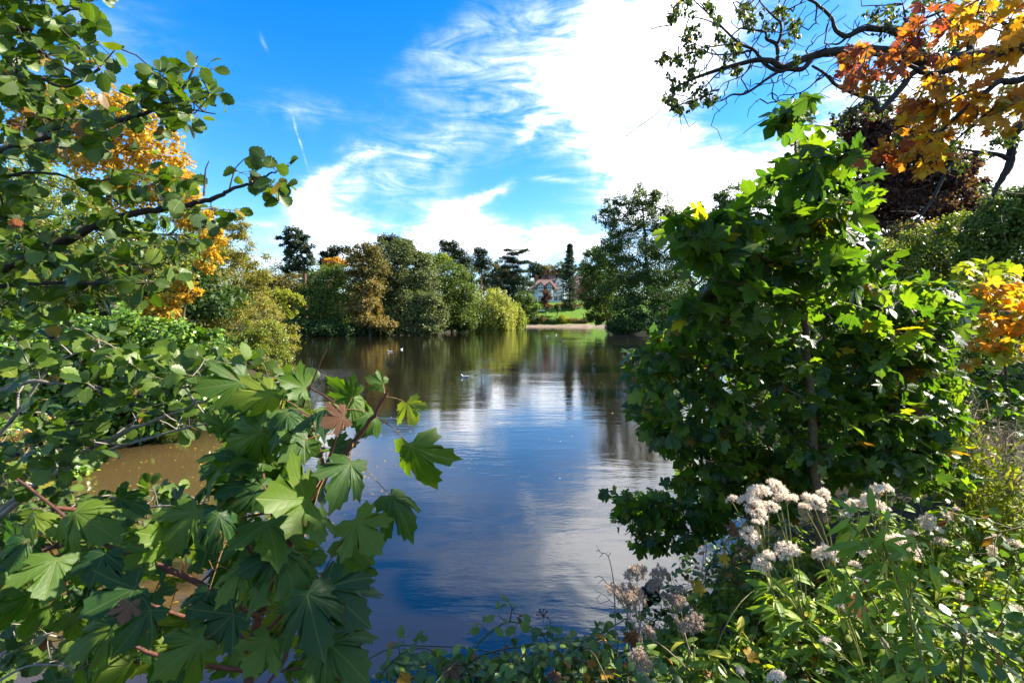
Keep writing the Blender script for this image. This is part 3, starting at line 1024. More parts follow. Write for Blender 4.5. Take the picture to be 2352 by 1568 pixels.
# ---- far shore, left group (about 80 m away)
def far_trees():
    T = tree
    T('broadleaf_tree', 'reddish brown and green tree below the tall lone pine, beside the left bank', 90,
      [(618, 632, 36, 28), (660, 655, 40, 34), (600, 660, 40, 40), (720, 650, 30, 26), (640, 690, 50, 35), (700, 690, 50, 40)], M['f_brown'], .26, 16000, 120)
    T('broadleaf_tree', 'dark green rounded tree at the left end of the far bank', 78,
      [(735, 668, 42, 40), (715, 705, 42, 44), (775, 655, 42, 50), (790, 705, 46, 52), (735, 735, 50, 30), (690, 740, 28, 26), (780, 740, 50, 26), (850, 748, 50, 18)], M['f_green'], .26, 30000, 190)
    T('broadleaf_tree', 'small crown of bright orange leaves left of the brown-topped tree', 83, [(768, 603, 26, 9), (755, 610, 17, 7), (782, 606, 16, 7)], M['f_orange'], .24, 3600, 40)
    T('broadleaf_tree', 'tan and ochre turning tree with patches reaching down to the water', 75,
      [(838, 585, 34, 24), (825, 610, 36, 26), (858, 615, 30, 30), (842, 655, 40, 26)], M['f_brown'], .25, 15000, 110, base=(845, 770), clump=.34)
    T('broadleaf_tree', 'pale ochre turning tree hanging over the water in front of the brown one', 73,
      [(846, 660, 28, 20), (815, 700, 28, 22), (850, 705, 30, 22), (845, 735, 35, 16), (880, 742, 32, 15), (895, 750, 22, 11), (828, 725, 24, 20)], M['f_turn'], .25, 13000, 90, base=(850, 770), clump=.32)
    T('holm_oak', 'largest grey-green domed evergreen in the middle of the far bank', 82,
      [(880, 575, 40, 24), (925, 580, 42, 30), (905, 610, 55, 42), (950, 620, 45, 46), (925, 660, 60, 40), (975, 650, 32, 40), (880, 650, 36, 46), (890, 700, 50, 40)], M['f_holm'], .27, 42000, 230, trunk_r=.4, clump=.3)
    T('holm_oak', 'low grey-green evergreen bulging over the water below the large one', 78,
      [(945, 695, 42, 26), (985, 700, 34, 32), (935, 728, 46, 28), (985, 732, 38, 26), (1000, 715, 26, 28), (915, 745, 26, 16)], M['f_holm'], .25, 24000, 170, clump=.3)
    T('broadleaf_tree', 'green tree with a yellowing top between the grey-green dome and the willow', 92,
      [(1000, 605, 34, 24), (1030, 630, 38, 34), (1055, 660, 36, 36), (1020, 670, 45, 40), (1045, 705, 44, 40), (1010, 720, 40, 36), (1075, 690, 26, 34), (1060, 735, 40, 20)], M['f_green'], .28, 28000, 190)
    T('broadleaf_tree', 'yellow-green tree top showing above the green tree', 94, [(985, 592, 16, 9), (1010, 592, 20, 11), (1003, 605, 14, 10)], M['f_ygreen'], .28, 2600, 36)
    # low growth that hides the bank and touches the water
    lowgrowth()
    for lab, dd, lobes_, mt in (('dark low bushes at the water under the leftmost far trees', 71.5, [(660, 752, 30, 20), (700, 756, 34, 18), (740, 758, 34, 16), (780, 758, 34, 16)], 'f_dark'),
                                ('dark green bush touching the water left of the pale ochre tree', 74, [(810, 756, 30, 15), (840, 758, 34, 13), (875, 759, 30, 11)], 'f_dark'),
                                ('grey-green low bush touching the water under the holm oaks', 77, [(910, 754, 34, 14), (950, 755, 34, 13), (985, 752, 34, 14)], 'f_holm'),
                                ('dark bush on the water between the holm oaks and the willow', 93, [(1010, 746, 30, 16), (1045, 746, 30, 14), (1070, 742, 26, 16)], 'f_dark'),
                                ('low green bush at the foot of the golden willow', 126, [(1085, 742, 26, 12), (1115, 745, 28, 9), (1150, 745, 26, 8), (1185, 744, 20, 9)], 'f_green')):
        T('waterside_shrub', lab, dd, lobes_, M[mt], .24 if dd < 100 else .34, 9000, 90, cat='shrub', trunk_r=.08, clump=.4, inner=.3)
    # pines over the crowns
    T('scots_pine', 'tall lone pine with bare reddish trunk leaning left, above the far left bank', 86,
      [(672, 534, 20, 12), (694, 540, 16, 10), (652, 548, 16, 9), (684, 552, 26, 12), (660, 562, 16, 8), (700, 566, 18, 10), (674, 576, 22, 10), (704, 584, 20, 10), (664, 594, 22, 10), (708, 600, 18, 12), (690, 612, 24, 12), (668, 616, 20, 10)],
      M['f_pine'], .26, 13000, 130, trunk_px=[(702, 700), (700, 640), (696, 600), (686, 560), (678, 530)], trunk_r=.35, bark='bark_pine', clump=.34, tip_r=.03, squash=.5, inner=.5)
    for lab, dd, x, tp, tiers in (
        ('dark pine top rising behind the large grey-green dome', 105, 905, 555, [(880, 549, 14, 0), (902, 551, 18, 0), (895, 562, 24, 0), (922, 563, 18, 0), (940, 572, 15, 0), (948, 582, 12, 0)]),
        ('dark spiky pine with an uneven top right of the dome', 110, 1040, 562, [(1018, 558, 12, 0), (1040, 562, 17, 0), (1028, 572, 22, 0), (1055, 580, 22, 0), (1042, 592, 28, 0), (1072, 598, 18, 0), (1060, 610, 28, 0)]),
        ('small lone pine with a flat top left of the cedar', 118, 1104, 582, [(1098, 576, 11, 0), (1112, 580, 10, 0), (1101, 589, 17, 0), (1116, 600, 18, 0), (1098, 604, 15, 0), (1108, 613, 20, 0)]),
        ('ragged blue-green pine behind the orange crown', 98, 752, 580, [(744, 584, 10, 0), (770, 574, 18, 0), (795, 574, 14, 0), (760, 590, 22, 0), (742, 602, 12, 0), (750, 615, 16, 0)])):
        cedar('pine_tree', lab, dd, x, tiers, M['f_pine'], None, tp, .34, 1300, .05, .3, 'bark_pine', .5)
    # the bright willow
    T('weeping_willow', 'golden weeping willow trailing over the water left of the lawn', 116,
      [(1128, 680, 40, 24), (1100, 700, 34, 26), (1156, 700, 32, 28), (1128, 712, 52, 32), (1096, 728, 34, 22), (1150, 730, 34, 22)], M['f_willow'], .30, 36000, 260, hang=3.2, clump=.16, trunk_r=.5, proto=NEEDLE + DIAMOND)
    T('weeping_willow', 'narrow bright green willow at the right side of the golden one', 122,
      [(1186, 708, 13, 16), (1192, 725, 16, 16), (1178, 722, 10, 18)], M['f_willow2'], .30, 8000, 70, hang=2.4, clump=.25, trunk_r=.2, proto=NEEDLE + DIAMOND)
    T('broadleaf_tree', 'small dense mid-green tree between the willow and the house', 145,
      [(1205, 684, 22, 15), (1218, 700, 20, 18), (1196, 704, 20, 20), (1212, 722, 22, 14)], M['f_green'], .36, 10000, 90)
    cedar('cedar_tree', 'dark blue-green cedar with flat drooping tiers left of the house', 186, 1178,
          [(1166, 574, 10, 0), (1200, 577, 19, .30), (1178, 582, 16, 0), (1168, 592, 22, -.1), (1203, 602, 20, .10), (1178, 600, 20, 0), (1172, 612, 27, 0), (1196, 622, 22, 0), (1165, 626, 32, 0), (1190, 638, 34, 0),
           (1160, 645, 42, 0), (1205, 650, 30, 0), (1155, 660, 46, 0), (1190, 668, 44, 0), (1150, 678, 50, 0), (1200, 684, 30, 0)],
          M['f_blue'], None, 574, .42, 1900, .12, .7, 'bark_dark', .13)
    spruce('spruce_tree', 'tall narrow dark spruce standing on the lawn right of the house', 203, 1308, 556, 706, 29, M['f_pine'], .5)
    T('ornamental_tree', 'small bronze-leaved tree on the lawn in front of the house', 193, [(1253, 675, 9, 9), (1258, 686, 11, 10), (1250, 694, 12, 8), (1256, 702, 10, 6)], M['f_copper'], .4, 3600, 50, base=(1254, 712), trunk_r=.18, group=None)
    T('conifer_shrub', 'rounded dark bush on the lawn left of the spruce trunk', 192, [(1280, 705, 7, 6), (1279, 711, 8, 5)], M['f_dark'], .35, 1300, 24, cat='shrub', base=(1280, 716))
    T('conifer_shrub', 'small bronze conifer beside the spruce trunk', 200, [(1314, 702, 6, 7), (1315, 709, 7, 4)], M['f_brown'], .35, 1100, 24, cat='shrub', base=(1314, 714))
    T('hedge', 'low reddish hedge across the lawn behind the bushes', 207, [(x, 702 + (x % 7) * .3, 14, 2.6) for x in range(1262, 1346, 12)], M['f_red'], .35, 2600, 60, cat='hedge', base=(1300, 710), branches=False)
    # waterside shrubs before the lawn
    for i, (x, y, rx, ry, mt, lab) in enumerate((
            (1222, 737, 16, 8, 'f_dark', 'dark bush at the left end of the bank below the lawn'),
            (1246, 733, 12, 8, 'f_brown', 'brownish bush on the bank below the lawn, second from the willow'),
            (1270, 736, 14, 7, 'f_green', 'green bush on the bank under the rounded lawn bush'),
            (1293, 733, 14, 9, 'f_ygreen', 'pale yellow-green bush on the bank under the spruce'),
            (1318, 737, 14, 6, 'f_turn', 'straw-coloured low bush on the bank right of the pale one'),
            (1345, 737, 14, 6, 'f_brown', 'low brown bush at the right end of the bank below the lawn'))):
        T('waterside_shrub', lab, 183.5, [(x, y, rx, ry), (x - rx * .5, y + 2, rx * .6, ry * .7), (x + rx * .6, y + 2, rx * .6, ry * .7)], M[mt], .34, 2600, 36, cat='shrub', group='bushes on the bank below the lawn', trunk_r=.08)
    # skyline behind the houses
    for x, y, rx, ry, mt, lab in (
            (1228, 612, 12, 12, 'f_blue', 'pale grey-green tree on the skyline right of the cedar'),
            (1262, 618, 18, 10, 'f_turn', 'golden brown tree on the skyline behind the roofs'),
            (1244, 622, 10, 9, 'f_green', 'small green tree on the skyline left of the golden brown one'),
            (1290, 616, 14, 14, 'f_far', 'green tree on the skyline just left of the spruce'),
            (1336, 612, 16, 16, 'f_far', 'green tree on the skyline just right of the spruce'),
            (1085, 622, 26, 16, 'f_far', 'olive tree on the skyline under the small lone pine'),
            (1132, 622, 20, 18, 'f_brown', 'brownish tree on the skyline left of the cedar'),
            (1150, 612, 16, 14, 'f_far', 'green tree on the skyline behind the left limbs of the cedar'),
            (1168, 632, 12, 8, 'f_red', 'red-leaved tree glimpsed through the cedar')):
        T('skyline_tree', lab, 262 if mt != 'f_red' else 190, [(x, y, rx, ry), (x + rx * .4, y + ry, rx, ry), (x - rx * .4, y + ry * 1.1, rx, ry)], M[mt], .6, 4200, 60, group='trees on the skyline', trunk_r=.4, branches=False)
    lob = [(x, 652 + 6 * math.sin(x), 26, 18) for x in range(980, 1225, 20)] + [(x, 640 + 6 * math.sin(x), 26, 20) for x in range(1340, 1720, 22)] + [(x, 690, 26, 22) for x in range(1330, 1720, 26)]
    w = tree('woodland', 'belt of woodland closing the view behind the gardens', 275, lob, M['f_far'], .8, 34000, 420, cat='woodland', branches=False)
    lob = [(x, 650 + 8 * math.sin(x * .7), 34, 26) for x in range(560, 1000, 26)] + [(x, 710, 36, 30) for x in range(560, 1100, 30)]
    tree('woodland', 'dark woodland showing between the trunks of the left far bank', 112, lob, M['f_dark'], .5, 26000, 300, cat='woodland', branches=False)

    # ---- right group
    T('broadleaf_tree', 'broad green tree drooping over the beach right of the lawn', 98,
      [(1362, 600, 26, 30), (1385, 590, 26, 26), (1352, 640, 26, 36), (1390, 640, 36, 44), (1368, 680, 34, 36), (1400, 690, 34, 40), (1366, 715, 24, 22), (1372, 735, 12, 9)],
      M['f_green'], .28, 26000, 190, base=(1400, 762), clump=.32, trunk_r=.4)
    T('willow_tree', 'tallest open-crowned tree on the right shore with limbs showing against the sky', 90,
      [(1478, 445, 34, 22), (1440, 470, 34, 26), (1515, 468, 32, 30), (1398, 500, 34, 22), (1405, 475, 26, 18), (1395, 590, 40, 34), (1425, 520, 36, 26), (1480, 500, 50, 36), (1545, 510, 28, 34), (1455, 570, 60, 36), (1530, 570, 46, 36), (1410, 560, 30, 24),
       (1560, 560, 24, 40), (1440, 620, 50, 36), (1510, 625, 60, 36), (1575, 620, 26, 30), (1420, 670, 50, 40), (1480, 670, 60, 40), (1550, 670, 56, 40)],
      M['f_open'], .25, 62000, 640, base=(1505, 765), trunk_px=[(1508, 765), (1503, 690), (1494, 650), (1484, 600), (1481, 540), (1476, 470)], trunk_r=.42, clump=.27, inner=.45, squash=1.0, tip_r=.035, wood_tips=400, depth=.7)
    T('willow_shrub', 'dark mass of low foliage at the foot of the tall open tree', 86,
      [(1445, 712, 36, 34), (1490, 705, 46, 42), (1545, 700, 46, 42), (1420, 742, 26, 20), (1470, 740, 50, 24), (1530, 740, 60, 24), (1590, 720, 50, 40), (1640, 720, 40, 44)], M['f_dark'], .26, 26000, 200, cat='shrub', clump=.36)
    tree('broadleaf_tree', 'grey-green tree rising behind the left side of the near maple', 46,
         [(1700, 458, 44, 34), (1664, 462, 26, 30), (1665, 500, 36, 36), (1640, 540, 34, 40), (1735, 480, 50, 44), (1700, 540, 60, 60), (1760, 560, 70, 70), (1680, 620, 50, 60), (1740, 660, 80, 70)], M['f_open'], .17, 36000, 300, clump=.26, trunk_r=.3, inner=.4)
    # bare leaning tree over the water
    d = 72
    r = root('bare_tree', P(1552, 765, d), 'bare dark leaning tree between the tall tree and the near maple', 'tree')
    paths = [([(1545, 745), (1557, 700), (1590, 660), (1587, 641), (1576, 614), (1573, 570)], .34, .08), ([(1590, 660), (1611, 643), (1614, 619), (1603, 587), (1606, 560)], .2, .04),
             ([(1611, 643), (1626, 610), (1620, 575)], .1, .03), ([(1587, 641), (1600, 610), (1598, 580)], .08, .03), ([(1576, 614), (1560, 590), (1558, 560)], .08, .02), ([(1614, 619), (1634, 600), (1640, 575)], .07, .02)]
    tv, tips = [], []
    for pp, a, b in paths:
        q = wiggly([P(x, y, d) for x, y in pp], 5, .05)
        tv.append(tube_np(q, np.linspace(a, b, len(q)), 6))
        tips.append(q[len(q) // 2:])
    link('trunk', mesh_np('trunk', *join(tv), M['bark_dark']), r)
    rt = np.concatenate(tips)
    tg = rt[RNG.integers(0, len(rt), 160)] + RNG.normal(0, 1, (160, 3)) * np.array((1.1, .8, 1.4)) + np.array((0, 0, .9))
    link('branches', mesh_np('branches', *network(rt, tg, .018, .5, .4)[0], M['bark_dark']), r)['kind'] = 'stuff'


# ------------------------------------------------------------------ houses on the hill
M['render_white'] = plain_mat('white_render', [(.3, (.62, .62, .60)), (.7, (.78, .78, .75))], 3)
M['roof_tile'] = plain_mat('red_clay_tiles', [(.3, (.16, .09, .07)), (.7, (.27, .16, .13))], 3, stretch=(1, 1, 4))
M['roof_brown'] = plain_mat('brown_clay_tiles', [(.3, (.12, .065, .045)), (.7, (.2, .12, .085))], 3, stretch=(1, 1, 4))
M['brick_red'] = plain_mat('red_brickwork', [(.3, (.16, .055, .035)), (.7, (.28, .11, .07))], 5)
M['timber'] = plain_mat('black_timber', [(.3, (.012, .012, .012)), (.7, (.03, .03, .03))], 5)
M['frame_white'] = plain_mat('white_window_frame', [(.3, (.7, .7, .7)), (.7, (.8, .8, .8))], 5)
m_, t_, o_ = new_mat('window_glass')
t_.l.new(principled(t_, (.03, .04, .05, 1), .05, .8).outputs[0], o_.inputs[0])
M['glass'] = m_


class HouseB:
    def __init__(s, name, label, px, d, ground=None, cat='house', group=None):
        x = P(px, 700, d)[0]
        s.o = np.array((x, d, gz(x, d) if ground is None else ground))
        s.r = root(name, s.o, label, cat, group)

    def part(s, name, mb, mat, parent=None, smooth=False):
        o = mb.build(name, mat, parent or s.r, smooth)
        return o

    def walls(s, x0, x1, y0, y1, h, mat):
        s.part('wall', MB().box(((x0 + x1) / 2, (y0 + y1) / 2, h / 2 - 1), (x1 - x0, y1 - y0, h + 2)), mat)

    def hip(s, x0, x1, y0, y1, ze, zr, rx0, rx1, mat, over=.5):
        x0, x1, y0, y1 = x0 - over, x1 + over, y0 - over, y1 + over
        ym = (y0 + y1) / 2
        v = [(x0, y0, ze), (x1, y0, ze), (x1, y1, ze), (x0, y1, ze), (rx0, ym, zr), (rx1, ym, zr), (x0, y0, ze - .18), (x1, y0, ze - .18), (x1, y1, ze - .18), (x0, y1, ze - .18)]
        f = [(0, 1, 5, 4), (2, 3, 4, 5), (1, 2, 5), (3, 0, 4), (6, 9, 8, 7), (0, 6, 7, 1), (1, 7, 8, 2), (2, 8, 9, 3), (3, 9, 6, 0)]
        return s.part('roof', MB().add(v, f), mat)

    def chimney(s, x, y, z0, z1, w=.9):
        m = MB().box((x, y, (z0 + z1) / 2), (w, .7, z1 - z0)).box((x, y, z1 - .2), (w + .2, .9, .16))
        m.tube([(x - .2, y, z1), (x - .2, y, z1 + .5)], .13).tube([(x + .22, y, z1), (x + .22, y, z1 + .5)], .13)
        s.part('chimney', m, M['brick_red'])

    def window(s, x, y, z, w, h, bars=2, rows=1):
        f = MB()
        t = .12
        for xx in np.linspace(x - w / 2, x + w / 2, bars + 1):
            f.box((xx, y - .05, z), (t, .10, h + t))
        for zz in np.linspace(z - h / 2, z + h / 2, rows + 1):
            f.box((x, y - .055, zz), (w - t, .09, t))
        fo = s.part('window', f, M['frame_white'])
        MBp = MB().box((x, y - .02, z), (w - .02, .04, h - .02))
        po = MBp.build('pane', M['glass'], fo)
        return fo

    def gable(s, x, hw, z0, z1, yf, yb, roofmat, face, timbers=4):
        """a gable that stands forward: face, two roof slopes, timber strips and barge boards"""
        s.part('gable', MB().prism([(x - hw, yf, z0), (x + hw, yf, z0), (x, yf, z1)], (0, yb - yf, 0)), face)
        k = .25
        for sg in (-1, 1):
            a = (x + sg * (hw + .35), yf - .35, z0 - .3)
            b = (x, yf - .35, z1 + .12)
            n = (0, yb - yf + .35, 0)
            s.part('gable_roof', MB().prism([a, b, (b[0], b[1], b[2] + k), (a[0] + sg * .1, a[1], a[2] + k)][::sg], n), roofmat)
            s.part('barge_board', MB().prism([(a[0], yf - .42, a[2]), (b[0], yf - .42, b[2]), (b[0], yf - .42, b[2] + .2), (a[0], yf - .42, a[2] + .25)][::sg], (0, .06, 0)), M['timber'])
        for i in range(timbers):
            xx = x - hw + (i + 1) * 2 * hw / (timbers + 1)
            zt = z1 - (abs(xx - x) / hw) * (z1 - z0) - .1
            s.part('timber', MB().box((xx, yf - .04, (z0 + zt) / 2), (.16, .08, zt - z0)), M['timber'])
        s.part('timber', MB().box((x, yf - .05, z0), (2 * hw, .1, .22)), M['timber'])


def houses():
    g0 = P(1250, 692, 215)[2]
    h = HouseB('half_timbered_house', 'white half-timbered house with twin gables and red tiled roof above the lawn', 1250, 215, g0)
    W_ = M['render_white']
    h.walls(-6.6, 6.0, 0, 9, 5.4, W_)
    h.hip(-6.6, 6.0, 0, 9, 5.4, 9.6, -2.6, 3.6, M['roof_tile'])
    for gx in (-1.7, 2.2):
        h.part('bay', MB().prism([(gx - 1.7, 0, -1), (gx - 1.1, -1.1, -1), (gx + 1.1, -1.1, -1), (gx + 1.7, 0, -1)], (0, 0, 6.75)), W_)
        h.gable(gx, 2.0, 5.8, 8.3, -1.15, 3.0, M['roof_brown'], W_, 4)  # gable slopes on the shadow side: shade painted in as darker tiles
        h.window(gx, -1.12, 4.5, 1.9, 1.3, 4, 2)
        h.window(gx, -1.12, 1.4, 2.0, 1.7, 4, 2)
    h.window(5.0, -.02, 4.3, 1.2, 1.2, 2, 2)
    h.window(-5.0, -.02, 4.3, 1.6, 1.2, 3, 2)
    h.window(5.0, -.02, 1.3, 1.3, 1.9, 2, 1)
    h.window(-5.0, -.02, 1.3, 2.0, 1.6, 3, 2)
    h.part('porch', MB().box((7.2, .6, 1.3), (2.3, 2.4, 4.6)), W_)
    h.part('porch_roof', MB().box((7.2, .5, 3.7), (2.7, 2.9, .2)), M['roof_brown'])
    h.window(7.2, -.62, 1.4, 1.7, 1.8, 3, 2)
    h.part('terrace_wall', MB().box((3, -2.2, -.2), (14, .3, .9)), W_)
    h.chimney(-3.6, 4, 8.5, 11.6)
    h2 = HouseB('brick_house', 'house with a brown tiled roof and skylight directly behind the half-timbered one', 1250, 238, P(1250, 680, 238)[2])
    h2.walls(-4.2, 6, 0, 7, 5.2, M['brick_red'])
    h2.hip(-4.2, 6, 0, 7, 5.2, 8.4, -2.8, 4.8, M['roof_brown'])
    h2.chimney(-3.3, 3.0, 7, 10)
    h2.part('skylight', MB().prism([(-.6, .4, 6.05), (.5, .4, 6.05), (.5, 1.3, 6.95), (-.6, 1.3, 6.95)], (0, -.1, .1)), M['glass'])
    h2.gable(-4.4, 2.2, 5.6, 9.2, .5, 4, M['roof_brown'], W_, 0)
    h2.window(2.5, -.02, 3.8, 1.4, 1.2, 2, 2)
    h3 = HouseB('brick_house', 'highest red-roofed house with a chimney on the skyline above the half-timbered one', 1262, 256, P(1262, 672, 256)[2])
    h3.walls(-5, 4.5, 0, 8, 5.6, M['brick_red'])
    h3.hip(-5, 4.5, 0, 8, 5.6, 10.2, -2.8, 2.3, M['roof_tile'])
    h3.chimney(-1.8, 3, 9, 12.3, 1.3)
    h3.chimney(3.0, 3, 8.5, 11.3)
    h3.gable(-1.6, 1.8, 5.6, 9.0, -.6, 3, M['roof_tile'], M['brick_red'], 0)
    h3.window(-1.6, -.62, 4.3, 1.6, 1.3, 3, 2)
    h3.window(2.6, -.02, 4.0, 1.5, 1.2, 2, 2)
    h4 = HouseB('white_house', 'white gabled house between the half-timbered house and the spruce', 1281, 240, P(1281, 678, 240)[2])
    h4.walls(-2.6, 3.0, 0, 8, 4.6, W_)
    h4.gable(0.2, 3.0, 4.5, 9.0, -.05, 8, M['roof_tile'], W_, 0)
    h4.window(-.9, -.09, 2.8, 1.1, 1.2, 2, 2)
    h4.window(1.2, -.09, 2.8, 1.1, 1.2, 2, 2)
    h4.window(.2, -.09, 6.0, 1.0, 1.1, 2, 2)
    h5 = HouseB('brick_house', 'red-roofed house half hidden right of the spruce', 1328, 250, P(1328, 676, 250)[2])
    h5.walls(-4, 5, 0, 8, 5.0, M['brick_red'])
    h5.hip(-4, 5, 0, 8, 5.0, 9.5, -2, 3, M['roof_tile'])
    h5.window(-1, -.02, 3.6, 1.5, 1.2, 2, 2)
    h5.chimney(3.5, 3, 8, 11)
    # parked car at the left edge of the lawn
    cx, cy = P(1240, 700, 198)[0], 198.0
    r = root('parked_car', (cx, cy, gz(cx, cy) + .05), 'white car parked left of the bronze-leaved tree on the lawn', 'car')
    m_, t_, o_ = new_mat('white_car_paint')
    t_.l.new(principled(t_, (.75, .76, .78, 1), .25, .6).outputs[0], o_.inputs[0])
    prof = [(-2.1, .3), (2.1, .3), (2.15, .75), (1.3, .95), (.7, 1.4), (-1.1, 1.42), (-1.9, 1.0), (-2.15, .8)]
    b = MB().prism([(x, -.85, z) for x, z in prof], (0, 1.7, 0)).build('body', m_, r)
    MB().prism([(1.15, -.87, .97), (.66, -.87, 1.33), (-1.05, -.87, 1.35), (-1.6, -.87, 1.0)], (0, 1.74, 0)).build('window', M['glass'], r)
    for wx_ in (-1.35, 1.35):
        for wy_ in (-.8, .8):
            MB().tube([(wx_, wy_ - .1, .32), (wx_, wy_ + .1, .32)], .32, 12).build('wheel', M['timber'], r)


# ------------------------------------------------------------------ fence in the water, birds
def fence():
    a, b = P(1392, 790, 62), P(1504, 792, 49)
    a[2] = b[2] = 0
    r = root('metal_fence', (b[0], b[1], 0), 'low dark railing standing in the water below the shrubs, ending in a pale post', 'fence')
    n = 22
    for i in range(n + 1):
        q = a + (b - a) * i / n
        last = i == n
        MB().tube([tuple(q - np.array(r.location) + np.array((0, 0, -.5))), tuple(q - np.array(r.location) + np.array((0, 0, 1.05 if last else .62)))], .06 if last else .022, 6).build('post', M['render_white'] if last else M['timber'], r)
    for z in (.25, .58):
        MB().tube([tuple(a - np.array(r.location) + np.array((0, 0, z))), tuple(b - np.array(r.location) + np.array((0, 0, z)))], .02, 5).build('rail', M['timber'], r)


def lathe(rings, k=12):
    """closed surface through rings (centre, rx, rz) along +Y; returns verts, faces"""
    vs, fs = [], []
    for (x, y, z, rx, rz) in rings:
        for j in range(k):
            a = 2 * math.pi * j / k
            vs.append((x + rx * math.cos(a), y, z + rz * math.sin(a)))
    for i in range(len(rings) - 1):
        for j in range(k):
            fs.append((i * k + j, i * k + (j + 1) % k, (i + 1) * k + (j + 1) % k, (i + 1) * k + j))
    fs.append(tuple(range(k))[::-1])
    fs.append(tuple((len(rings) - 1) * k + j for j in range(k)))
    return vs, fs


M['feather_white'] = plain_mat('white_feathers', [(.3, (.65, .65, .65)), (.7, (.8, .8, .8))], 30)
M['feather_grey'] = plain_mat('grey_feathers', [(.3, (.30, .32, .35)), (.7, (.42, .44, .47))], 30)
M['feather_black'] = plain_mat('black_feathers', [(.3, (.012, .012, .014)), (.7, (.03, .03, .034))], 30, rough=.5)
M['bill'] = plain_mat('bill', [(.3, (.5, .12, .05)), (.7, (.6, .2, .08))], 30, rough=.4)


def bird(name, label, px, py, L, rz, body, wing, bill, head, group=None):
    """swimming bird of length L facing rz; py is its waterline"""
    d = EYE * F / (py - HOR)
    q = P(px, py, d)
    r = root(name, (q[0], q[1], 0), label, 'bird', group)
    r.rotation_euler = (0, 0, rz)
    s = L
    body_m = MB().add(*lathe([(0, -.50 * s, .17 * s, .01 * s, .01 * s), (0, -.40 * s, .13 * s, .06 * s, .04 * s), (0, -.22 * s, .09 * s, .15 * s, .12 * s), (0, 0, .07 * s, .19 * s, .15 * s), (0, .2 * s, .07 * s, .17 * s, .13 * s),
                              (0, .32 * s, .11 * s, .11 * s, .11 * s), (0, .38 * s, .20 * s, .065 * s, .08 * s), (0, .41 * s, .29 * s, .055 * s, .06 * s), (0, .46 * s, .34 * s, .07 * s, .065 * s), (0, .53 * s, .34 * s, .05 * s, .05 * s), (0, .56 * s, .33 * s, .02 * s, .02 * s)]))
    body_m.build('body', body, r, True)
    for sx in (-1, 1):
        MB().add(*lathe([(sx * .06 * s, -.52 * s, .19 * s, .02 * s, .01 * s), (sx * .11 * s, -.3 * s, .17 * s, .06 * s, .05 * s), (sx * .13 * s, -.05 * s, .15 * s, .075 * s, .08 * s), (sx * .11 * s, .16 * s, .13 * s, .05 * s, .06 * s), (sx * .09 * s, .24 * s, .12 * s, .01 * s, .01 * s)], 8)).build('wing', wing, r, True)
        e = MB().add(*lathe([(sx * .055 * s, .485 * s, .36 * s, .002 * s, .002 * s), (sx * .062 * s, .495 * s, .36 * s, .01 * s, .01 * s), (sx * .055 * s, .505 * s, .36 * s, .002 * s, .002 * s)], 6)).build('eye', M['timber'], r)
    MB().add(*lathe([(0, .55 * s, .335 * s, .025 * s, .02 * s), (0, .62 * s, .325 * s, .014 * s, .012 * s), (0, .66 * s, .315 * s, .004 * s, .004 * s)], 8)).build('bill', bill, r, True)
    return r


def birds():
    fw, fg = M['feather_white'], M['feather_grey']
    gr = 'white gulls floating on the lake'
    for lab, x, y, rz in (('white gull leaving a wake in the middle of the lake', 1068, 867, 1.2), ('white gull floating alone left of the middle of the lake', 922, 803, -.4),
                          ('white gull close to the far beach, left one of two', 1258, 772, .8), ('white gull close to the far beach, right one of two', 1277, 769, -1.0),
                          ('small white gull floating near the right shrubs', 1352, 767, 2.0), ('faint white gull farther left than the lone one', 896, 808, 1.8)):
        bird('gull', lab, x, y, .34 if y > 800 else .42, rz, fw, fg, M['bill'], fw, gr)
    bird('duck', 'dark duck at the head of the bright wake near the far beach', 1288, 784, .5, -1.3, M['feather_black'], M['feather_black'], M['bill'], None)
    d = EYE * F / (1378 - HOR)
    bird('coot', 'black coot with white bill swimming behind the brown seed heads', 1496, 1378, .34, math.radians(140), M['feather_black'], M['feather_black'], M['feather_white'], None)


far_trees()
houses()
fence()
birds()
